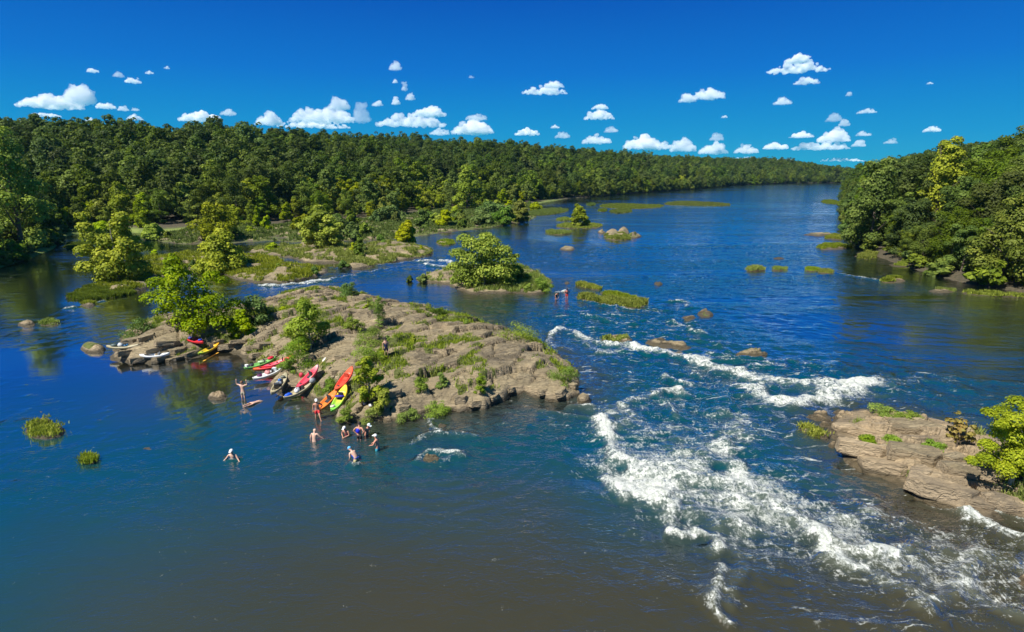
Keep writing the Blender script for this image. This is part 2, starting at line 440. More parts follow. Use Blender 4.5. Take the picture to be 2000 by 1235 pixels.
RB = [(1662, 358.5), (1644, 372), (1640, 395), (1644, 420), (1650, 450), (1660, 474), (1705, 499), (1760, 519), (1820, 537), (1880, 553), (1950, 564), (2010, 574), (2100, 600), (2300, 680), (3000, 1000)]
LBG = [p for p in LB if p[0] <= 250 and p[1] > 400] + [(300, 456), (400, 450), (520, 450), (600, 444), (700, 435), (780, 428), (850, 416), (900, 410), (960, 406), (1040, 400)] + [p for p in LB if p[0] >= 1110 and p[1] < 400]
_l = pts(LBG); _f = pts(FB); _r = pts(RB)
far = [(900, 1500), (-1600, 1500), (-1600, 0)]
LP = np.array(list(map(tuple, _l)) + far[0:3]); FP = np.array(list(map(tuple, _f)) + far[0:3])
RP = np.array(list(map(tuple, _r)) + [(1600, 0), (1600, 1500), (905, 1500)])

def ground_h(X, Y):
    dl = sdist(X, Y, LP); df = sdist(X, Y, FP); dr = sdist(X, Y, RP)
    nz = fbm(X / 60, Y / 60, 3, 4)
    hill = 20.0 * sstep(4, 125, df) * (.85 + .3 * nz) * (1 - .35 * sstep(450, 900, Y))
    zl = np.where(dl > 0, .5 * sstep(0, 2.5, dl) + .5 * sstep(0, 5, df) + hill + .3 * (fbm(X / 4, Y / 4, 3, 8) - .5) * sstep(0, 3, dl), np.maximum(dl * .6, -2))
    hr = 14.0 * sstep(2, 75, dr) * (.85 + .3 * nz)
    zr = np.where(dr > 0, .8 * sstep(0, 3, dr) + hr + .4 * (fbm(X / 4, Y / 4, 3, 9) - .5) * sstep(0, 3, dr), np.maximum(dr * .6, -2))
    return np.maximum(zl, zr), dl, df, dr
def fan_grid(y0, y1, dyk, dymin, ncol, k, w0):
    ys = [y0]
    while ys[-1] < y1: ys.append(ys[-1] + max(dymin, dyk * ys[-1]))
    ys = np.array(ys); u = np.linspace(-1, 1, ncol)
    Y, U = np.meshgrid(ys, u, indexing='ij')
    return U * (k * np.maximum(Y, 10) + w0), Y
def grid_mesh(name, X, Y, Z):
    ny, nx = X.shape; idx = np.arange(nx * ny).reshape(ny, nx)
    Q = np.stack([idx[:-1, :-1], idx[:-1, 1:], idx[1:, 1:], idx[1:, :-1]], -1).reshape(-1, 4)
    return mesh_np(name, np.stack([X.ravel(), Y.ravel(), Z.ravel()], 1), Q)
GX, GY = fan_grid(-60, 1450, .012, 1.0, 420, 1.35, 70)
GZ, gl, gf, gr_ = ground_h(GX, GY)
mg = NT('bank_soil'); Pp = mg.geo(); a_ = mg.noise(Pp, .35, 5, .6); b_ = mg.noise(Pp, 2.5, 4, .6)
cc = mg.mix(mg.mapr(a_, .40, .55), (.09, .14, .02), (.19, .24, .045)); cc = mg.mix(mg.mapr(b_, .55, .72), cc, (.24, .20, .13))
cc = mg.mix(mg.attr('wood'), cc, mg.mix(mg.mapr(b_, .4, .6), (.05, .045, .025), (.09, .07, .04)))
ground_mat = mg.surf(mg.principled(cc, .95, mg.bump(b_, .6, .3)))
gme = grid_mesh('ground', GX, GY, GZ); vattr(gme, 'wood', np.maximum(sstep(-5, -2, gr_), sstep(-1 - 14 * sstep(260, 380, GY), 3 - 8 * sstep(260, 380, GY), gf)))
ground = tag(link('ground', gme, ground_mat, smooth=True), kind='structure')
class GF:
    G = None
    def h(s, x, y): return ground_h(x, y)[0]
FIELDS.append(GF())

# ================================================================ rock islands
MAIN = [(214, 702), (240, 708), (300, 712), (335, 704), (385, 700), (418, 690), (445, 689), (466, 694), (482, 707), (520, 722), (545, 728), (552, 738), (522, 748), (542, 766), (585, 764), (600, 775), (618, 788), (650, 790), (662, 802), (655, 815), (682, 828), (708, 820), (738, 825), (768, 827), (802, 822), (818, 808), (870, 807), (920, 800), (948, 799), (985, 782), (1022, 768), (1042, 778), (1078, 782), (1112, 779), (1130, 764), (1136, 742),
        (1122, 712, .2), (1080, 678, .3), (1040, 652, .5), (965, 622, .8), (875, 598, .9), (770, 580, 1.0), (695, 561, 1.0), (640, 551, 1.0), (600, 553, 1.0), (555, 565, .8), (515, 583, .6), (470, 603, .4), (400, 622, .2), (340, 628, .1), (290, 630, .1), (258, 640, .1), (236, 662, 0), (226, 685, 0)]
def main_extra(X, Y, d):
    a = at(980, 735, 2.); g = np.exp(-(((X - a[0]) / 7) ** 2 + ((Y - a[1]) / 4.5) ** 2))
    b = at(640, 590, 2.); g2 = np.exp(-(((X - b[0]) / 9) ** 2 + ((Y - b[1]) / 6) ** 2))
    return .7 * g + .3 * g2
isl_main, f_main = island('rock_island', pts(MAIN), 2.3, 3.6, .125, 11, slab=(1.9, .34, .85), fine=.2, grassy=.25, extra=main_extra)
tag(isl_main, 'large brown rock island in mid river with kayaks drawn up on its near edge', kind='structure')
OUT = [(1622, 816), (1680, 800), (1716, 797), (1780, 812), (1850, 828), (1905, 843), (2010, 880), (2120, 930), (2300, 1010), (2330, 1120), (2150, 1085), (2010, 1038), (1950, 1012), (1928, 1016), (1880, 1004), (1830, 986), (1765, 966), (1757, 955), (1742, 940), (1695, 918), (1655, 897), (1642, 872), (1612, 845)]
isl_out, f_out = island('rock_outcrop', pts(OUT), 1.05, 2.2, .12, 23, slab=(1.25, .52, -.42), fine=.2, grassy=.12, mat=M['rock_pale'], edge=.4)
tag(isl_out, 'tan slabby rock outcrop below the leafy tree at the right edge', kind='structure')
TREEI = [(812, 546), (830, 539), (850, 531), (885, 528), (940, 520), (1000, 520), (1040, 528), (1074, 543), (1079, 556), (1064, 572), (1048, 577), (1000, 573), (960, 572), (920, 577), (892, 566), (868, 554), (840, 553), (820, 551)]
isl_t, f_t = island('rock_island', pts(TREEI), 1.1, 2.5, .25, 31, slab=(1.5, .34, .2), grassy=.6)
tag(isl_t, 'small rock island carrying one big lime green tree', kind='structure')
D2 = [(185, 572), (190, 552), (200, 532), (240, 516), (285, 510), (330, 505), (380, 495), (420, 508), (470, 499), (540, 505), (562, 513), (548, 520), (600, 519), (640, 526), (640, 535), (600, 546), (570, 553), (535, 554), (480, 550), (455, 545), (440, 535), (400, 535), (375, 531), (345, 545), (300, 557), (275, 566), (240, 574)]
isl_2, f_2 = island('rock_island', pts(D2), 1.2, 3.0, .34, 37, slab=(2.2, .48, .3), grassy=.72)
tag(isl_2, 'low grassy rock island behind the large one, with yellow green trees', kind='structure')
D3 = [(482, 497), (500, 484), (560, 484), (600, 479), (660, 483), (720, 480), (790, 478), (832, 485), (853, 493), (830, 501), (780, 511), (730, 521), (680, 528), (655, 523), (688, 513), (640, 513), (600, 515), (580, 506), (540, 501)]
FLAT = [(268, 470), (285, 465), (330, 476), (430, 479), (480, 473), (540, 470), (580, 475), (660, 470), (760, 469), (812, 464), (850, 457), (935, 448), (1000, 438), (1042, 430), (1050, 420), (1028, 410), (1056, 397), (960, 401), (900, 405), (850, 410), (780, 422), (700, 429), (600, 438), (520, 444), (400, 444), (300, 451), (262, 458)]
def channels(X, Y, d):
    n1 = fbm(X / 34 + .12 * Y, Y / 16, 3, 61); n2 = fbm(X / 12, Y / 7, 3, 62)
    a_ = at(930, 430); tip = np.exp(-(((X - a_[0]) / 22) ** 2 + ((Y - a_[1]) / 25) ** 2))
    return (-1.6 * np.clip(1 - np.abs(n1 - .47) / .045, 0, 1) - .9 * sstep(.56, .66, n2)) * (1 - tip) + .15 * tip
isl_f, f_f = island('shoal', pts(FLAT), .75, 4.0, .5, 47, slab=(3.2, .42, .3), grassy=1.05, extra=channels, edge=.02)
tag(isl_f, 'rocky shoal with grass and still channels below the left bank woods', kind='structure')
isl_3, f_3 = island('rock_island', pts(D3), 1.2, 3.0, .4, 41, slab=(2.6, .55, .3), grassy=.5)
tag(isl_3, 'dark ledgy rock island beside the far channel, overgrown with grass', kind='structure')

# low rocks and islets that stand alone: (px polygon or box, height, grassy, label)
def oval(x0, y0, x1, y1, seed, n=9):
    r = random.Random(seed); cx, cy = (x0 + x1) / 2, (y0 + y1) / 2
    return [(cx + (x1 - x0) / 2 * math.cos(t) * r.uniform(.85, 1.1), cy + (y1 - y0) / 2 * math.sin(t) * r.uniform(.8, 1.1)) for t in [2 * math.pi * k / n for k in range(n)]]
ISLETS = [
    (45, 824, 128, 858, .55, .95, 'grassy rock in the calm water, larger of the two at the lower left'),
    (153, 889, 188, 908, .4, .9, 'small rock tufted with grass in the calm water near the larger grassy one'),
    (33, 629, 74, 642, .45, .1, 'bare wedge of dark rock beside its grassy neighbour off the left bank'),
    (76, 624, 116, 638, .4, .8, 'rock with a grass cap beside a bare dark wedge off the left bank'),
    (160, 590, 184, 600, .3, .6, 'little grass topped rock just off the long grass bed'),
    (820, 888, 862, 908, .3, 0, 'dark wet rock breaking the riffle in front of the big island'),
    (852, 826, 874, 837, .25, 0, 'brown stone showing in the riffle close under the big island'),
    (1172, 659, 1240, 672, .55, .45, 'flat rock with a grass cap standing in the upper rapid'),
    (1262, 662, 1348, 682, .45, .1, 'long bare ledge of rock in the upper rapid beside the grass capped one'),
    (1438, 684, 1500, 697, .38, 0, 'pair of blocky grey rocks above the big white wave'),
    (1360, 607, 1392, 620, .36, 0, 'dark rock sticking out of the open water upstream of the rapid'),
    (1330, 617, 1362, 627, .15, 0, 'barely awash black ledge beside the dark rock upstream'),
    (1122, 577, 1268, 600, .5, .75, 'long low rock bar overgrown with grass beside the two waders'),
    (1118, 554, 1170, 566, .4, .8, 'short grassy bar just upstream of the waders'),
    (1172, 569, 1222, 584, .5, .95, 'bright grass clump at the head of the long rock bar'),
    (1103, 550, 1112, 556, .3, .5, 'tiny grass topped stone near the waders'),
    (1278, 551, 1294, 557, .25, 0, 'small round stone alone in the open water'),
    (1450, 522, 1497, 532, .5, .9, 'grass tufted islet in mid river, largest of a row of four'),
    (1506, 521, 1536, 530, .45, .85, 'small round grassy islet second in its row in mid river'),
    (1570, 523, 1600, 531, .4, .9, 'thin grassy islet third in its row in mid river'),
    (1596, 527, 1632, 535, .35, .9, 'thin grassy islet nearest the right bank in its row'),
    (1718, 543, 1770, 554, .4, .5, 'pale gravel bar with grass off the right bank'),
    (1812, 564, 1872, 573, .3, .4, 'brown gravel bar running out below the right bank trees'),
    (1880, 569, 2010, 583, .35, .4, 'long brown bar at the foot of the right bank'),
    (1572, 454, 1625, 462, .5, .2, 'broken brown ledge running out from the wooded point'),
    (1592, 476, 1662, 490, .35, .7, 'grassy shoal under the wooded point'),
    (1612, 460, 1652, 470, .35, .6, 'narrow shoal between the brown ledge and the grassy shoal'),
    (1668, 492, 1722, 507, .3, .6, 'pale grass grown shoal hugging the right bank'),
    (1740, 512, 1800, 524, .3, .5, 'sandy shoal below the right bank trees'),
    (1510, 503, 1532, 507, .2, 0, 'sliver of dark rock in the open water'),
    (1093, 482, 1124, 491, .7, 0, 'smooth grey boulder in the open water of the channel'),
    (1062, 451, 1122, 459, .45, .95, 'grassy islet nearest the smooth grey boulder'),
    (1083, 426, 1116, 432, .4, .95, 'small grass mat behind the islet with the little tree'),
    (1086, 436, 1181, 447, .6, .85, 'grassy islet that carries a little tree'),
    (1176, 459, 1234, 470, .9, .35, 'low rocky islet with grass at its foot in the middle of the far channel'),
    (1178, 454, 1214, 466, 1.35, 0, 'broad dark boulder on the rocky islet in the far channel'),
    (1204, 450, 1230, 462, 1.5, 0, 'second dark boulder heaped beside the broad one on the far channel islet'),
    (1226, 458, 1256, 465, .9, 0, 'string of low brown rocks trailing off the far channel islet'),
    (1168, 452, 1184, 457, .6, 0, 'brown stones on the bank side of the far channel islet'),
    (852, 469, 894, 480, .5, .7, 'grass topped rock in the channel behind the big lime tree'),
    (1985, 1118, 2050, 1150, .5, 0, 'tan rock cut by the right edge near the bottom corner'),
    (1555, 836, 1617, 858, .5, .35, 'tan rock with a grass fringe off the tip of the outcrop'),
    (1575, 808, 1626, 824, .35, 0, 'flat tan slab off the upstream tip of the outcrop'),
    (1628, 806, 1672, 826, .4, .0, 'brown slab touching the upstream tip of the outcrop'),
    (1598, 823, 1640, 834, .25, 0, 'thin low slab between the tan rocks at the outcrop tip'),
    (1626, 800, 1658, 808, .2, 0, 'half drowned brown slab upstream of the outcrop'),
    (1616, 864, 1638, 877, .4, 0, 'small rounded boulder in the water beside the outcrop'),
    (157, 673, 208, 690, .85, .05, 'large rounded pale boulder off the island tip beside the white kayak'),
    (218, 680, 240, 688, .3, 0, 'low stone between the pale boulder and the island'),
    (408, 768, 446, 784, .5, 0, 'pale flat topped rock standing in the tree reflection'),
    (278, 872, 298, 880, .12, 0, 'dark stone just awash in the calm water'),
    (76, 802, 84, 806, .12, 0, 'tiny dark stone awash near the grassy rock'),
    (1124, 774, 1154, 790, .75, 0, 'round grey boulder off the downstream point of the big island'),
    (655, 806, 692, 829, .7, 0, 'smooth rounded boulder at the water edge below the yellow kayak'),
    (744, 806, 771, 828, .6, 0, 'round tan boulder at the foot of the lime bush'),
    (622, 752, 660, 790, .6, 0, 'large smooth boulder between the tan and orange kayaks'),
]
ISF = []
POLY = {(1122, 577): [(1118, 579), (1150, 577), (1190, 583), (1230, 586), (1266, 590), (1262, 597), (1225, 601), (1190, 597), (1150, 589), (1120, 583)],
        (1118, 554): [(1118, 554), (1135, 553), (1168, 561), (1180, 567), (1160, 567), (1130, 561)],
        (1172, 569): [(1172, 570), (1190, 569), (1222, 579), (1245, 585), (1225, 587), (1190, 582), (1176, 578)],
        (1262, 662): [(1262, 663), (1290, 660), (1310, 667), (1348, 676), (1338, 682), (1300, 680), (1268, 672)],
        (1555, 836): [(1552, 838), (1570, 834), (1600, 842), (1617, 853), (1612, 858), (1580, 852)],
        (1880, 569): [(1872, 569), (1920, 572), (2010, 577), (2010, 582), (1930, 579), (1880, 575)]}
for k, (x0, y0, x1, y1, h, gr, lab) in enumerate(ISLETS):
    P = pts(POLY.get((x0, y0)) or oval(x0, y0, x1, y1, 100 + k))
    if gr > .3: h *= .75
    if 'boulder' not in lab: h *= .85
    w = float(np.ptp(P[:, 0])); dpt = float(np.ptp(P[:, 1])); sz = min(w, dpt)
    pale = 'tan' in lab or 'pale' in lab or 'outcrop' in lab
    boulder = 'boulder' in lab
    n_ = 'boulder' if boulder else ('islet' if gr > .3 else 'river_rock')
    small = sz < 3
    o, f = island(n_, P, h, max(.25, sz * .16), max(.06, min(.45, sz / 22)), 200 + k, slab=(max(.5, sz * (.5 if boulder else .30)), (.10 if boulder else .46) * min(1, h * 1.6), .6 if x0 < 1500 else -.5), fine=.12, edge=h * .5, grassy=gr * 1.5 if gr > .7 else gr * .9, mat=M['rock_pale'] if pale else M['rock'], wob=.0 if boulder else min(.9, sz * .16), noise_amp=.3)
    tag(o, lab, n_.replace('_', ' ').replace('river ', ''), 'low rocks and islets standing in the river')
    f.gr = gr; f.o = o; f.sz = sz; ISF.append(f)

# ---------------------------------------------------------------- loose slabs lying on the islands
def slab_mesh(rng, L, W, H):
    bm = bmesh.new(); n = rng.integers(5, 8); ring = []
    for i in range(n):
        t = 2 * math.pi * (i + rng.uniform(-.25, .25)) / n
        ring.append(((L / 2) * math.copysign(abs(math.cos(t)) ** .7, math.cos(t)) * rng.uniform(.8, 1.05), (W / 2) * math.copysign(abs(math.sin(t)) ** .7, math.sin(t)) * rng.uniform(.8, 1.05)))
    lo = [bm.verts.new((x * 1.04, y * 1.04, -H * .9)) for x, y in ring]; hi = [bm.verts.new((x, y, H * .5 + .1 * H * rng.normal())) for x, y in ring]
    bm.faces.new(lo[::-1]); bm.faces.new(hi)
    for i in range(n): bm.faces.new((lo[i], lo[(i + 1) % n], hi[(i + 1) % n], hi[i]))
    bmesh.ops.bevel(bm, geom=[e_ for e_ in bm.edges], offset=min(H * .10, .04), segments=2, affect='EDGES')
    bmesh.ops.triangulate(bm, faces=bm.faces[:]); bmesh.ops.subdivide_edges(bm, edges=bm.edges[:], cuts=2, use_grid_fill=True)
    for v in bm.verts:
        v.co.z += .10 * H * math.sin(v.co.x * 2.3 + L) * math.cos(v.co.y * 3.1); v.co += Vector(rng.normal(0, .010, 3))
    return bm_mesh('rock_slab', bm)
def slab(px, py, wpx, ratio, H, ang, tilt, label, group, seed, mat):
    rng = np.random.default_rng(seed); g = hit(px, py); u = float(np.linalg.norm(g - CAM)) / F
    L = wpx * u; o = link('flat_stone', slab_mesh(rng, L, L * ratio, H), mat)
    o.location = (g[0], g[1], g[2] + H * .30); o.rotation_euler = (R(tilt[0]), R(tilt[1]), ang); tag(o, label, 'flat stone', group)
    return o
GO = 'loose slabs on the tan outcrop'; GM = 'loose slabs on the large rock island'
OSL = [(1700, 850, 78, .42, .34, -.45, 'broad pale slab across the upstream half of the tan outcrop'), (1790, 838, 90, .45, .36, -.35, 'wide grey slab on the back edge of the tan outcrop'),
       (1690, 882, 96, .40, .42, -.42, 'long tan slab with its edge in the water midway along the outcrop'), (1780, 890, 92, .45, .40, -.3, 'grey topped slab in the middle of the outcrop'),
       (1725, 914, 80, .40, .45, -.5, 'overhanging tan slab above the fast water on the outcrop'), (1872, 925, 62, .5, .42, -.3, 'dark grey block in the middle right of the outcrop'),
       (1938, 932, 58, .5, .50, -.2, 'dark block beside the trunk of the leafy tree'), (1795, 934, 46, .6, .4, .6, 'blocky tan stone leaning between larger slabs'),
       (1840, 962, 110, .36, .46, -.45, 'largest tan slab at the downstream end of the outcrop'), (1900, 985, 60, .45, .36, -.4, 'tan slab tip pointing into the rapid'),
       (1862, 902, 40, .6, .3, .1, 'small grey block uphill of the dark block'), (1960, 985, 60, .5, .32, -.2, 'flat brown slab near the right edge below the tree'),
       (1920, 955, 42, .5, .28, -.6, 'narrow slab lying below the dark blocks'), (1650, 838, 44, .5, .25, -.3, 'low pale slab at the upstream end of the outcrop')]
for k, (x, y, w_, r_, h_, a_, lab) in enumerate(OSL): slab(x, y, w_, r_, h_ * 1.35, a_, ((-6, 8, -9, 4)[k % 4], (4, -5, 6)[k % 3]), lab, GO, 600 + k, M['rock'] if 'dark' in lab or 'grey' in lab else M['rock_pale'])
rq = np.random.default_rng(99)
MSL = [(262, 668), (285, 660), (300, 684), (325, 672), (345, 686), (318, 692), (372, 694), (250, 690), (276, 702), (312, 704), (350, 700), (420, 672), (452, 676), (470, 668), (492, 682), (506, 694), (530, 704), (480, 650), (520, 676), (545, 690), (600, 700), (575, 752), (606, 745), (640, 748), (655, 730), (690, 778), (700, 800), (770, 770), (790, 800), (760, 790), (900, 782), (930, 792), (965, 778), (1000, 764), (1060, 770), (1095, 768), (1118, 758), (620, 735), (665, 700), (700, 715)]
for k, (x, y) in enumerate(MSL):
    w_ = rq.uniform(26, 48) * (.8 if x > 560 else 1)
    slab(x, y, w_, rq.uniform(.38, .6), rq.uniform(.22, .42), (.85 if x < 560 else rq.uniform(.2, 1.0)) + rq.normal(0, .15), (rq.uniform(-16, 4), rq.uniform(-10, 10)),
         'tilted brown slab on the left tip of the large rock island' if x < 440 else 'brown slab above the kayak cove on the large rock island' if x < 760 else 'brown slab along the steep near face of the large rock island', GM, 640 + k, M['rock'])
# grass beds standing in shallow water
BEDS = [
    ([(122, 580), (150, 568), (180, 556), (205, 560), (250, 566), (275, 566), (262, 576), (190, 586), (150, 587)], 'long bright grass bed at the foot of the yellow green tree off the left bank'),
    ([(124, 485), (135, 478), (165, 474), (180, 478), (172, 486), (140, 489)], 'small grass bed by the dark channel under the left bank trees'),
    ([(158, 492), (180, 486), (195, 492), (192, 502), (165, 500)], 'grass bed just below the small one by the dark channel'),
    ([(168, 516), (185, 512), (195, 518), (180, 522)], 'narrow grass bed in the dark water beside the yellow green tree'),
    ([(1030, 414), (1065, 408), (1110, 408), (1112, 414), (1070, 421), (1035, 422)], 'grass bed at the corner of the green flat on the far left bank'),
    ([(1165, 402), (1200, 398), (1260, 400), (1300, 401), (1290, 406), (1230, 409), (1180, 406)], 'broad grass bed in the far reach of the river'),
    ([(1295, 397), (1330, 393), (1428, 398), (1425, 403), (1340, 402), (1300, 401)], 'longest and thinnest grass bed in the far reach of the river'),
    ([(1144, 399), (1162, 397), (1164, 402), (1146, 402)], 'tiny grass bed in the far reach next to the broad one'),
    ([(1167, 410), (1184, 409), (1185, 414), (1168, 414)], 'small round grass bed below the broad one in the far reach'),
    ([(1190, 411), (1232, 409), (1235, 416), (1192, 417)], 'oblong grass bed below the broad one in the far reach'),
    ([(1600, 393), (1622, 391), (1640, 394), (1640, 400), (1612, 398)], 'grass bed under the trees at the far end of the wooded point'),
]
BF = []
for k, (pl, lab) in enumerate(BEDS):
    w = pts(pl); sz = float(min(np.ptp(w[:, 0]), np.ptp(w[:, 1])))
    o, f = island('grass_bed', w, .12, 1, max(.2, min(.6, sz / 12)), 400 + k, slab=(2, .02, 0), grassy=3, edge=.05, wob=.6, noise_amp=.2)
    tag(o, lab, 'grass bed', 'beds of grass growing in shallow water'); f.o = o; f.sz = sz; f.gr = 1; BF.append(f)

grass_on(f_main, 'grass', 5200, .30, .05, 1, 'yellow green grass growing in the cracks of the large rock island', n_per=5)
grass_on(f_out, 'grass', 900, .28, .04, 2, 'sparse green grass between the slabs of the tan outcrop', n_per=5)
grass_on(f_t, 'grass', 3500, .55, .07, 3, 'grass fringing the island of the big lime tree', n_per=5)
grass_on(f_2, 'grass', 9000, .5, .09, 4, 'grass covering the low island behind the large one', n_per=5)
grass_on(f_3, 'grass', 9000, .5, .1, 5, 'grass covering the ledgy island by the far channel', n_per=5)
for k, f in enumerate(ISF):
    if f.gr > .3: grass_on(f, 'grass', int(min(3000, 120 + f.sz * f.sz * 45)), min(.48, .16 + f.sz * .05), .06 if f.sz < 4 else .09, 20 + k, None, n_per=5, parent=f.o)
for k, f in enumerate(BF):
    grass_on(f, 'grass', int(min(9000, 500 + f.sz * f.sz * 90)), .5, .09, 80 + k, None, n_per=5, parent=f.o, mat='bed', thr=-1)
grass_on(f_f, 'grass', 34000, .6, .18, 6, 'grass and weeds growing over the rocky shoal below the left bank woods', n_per=4, mat='bed')

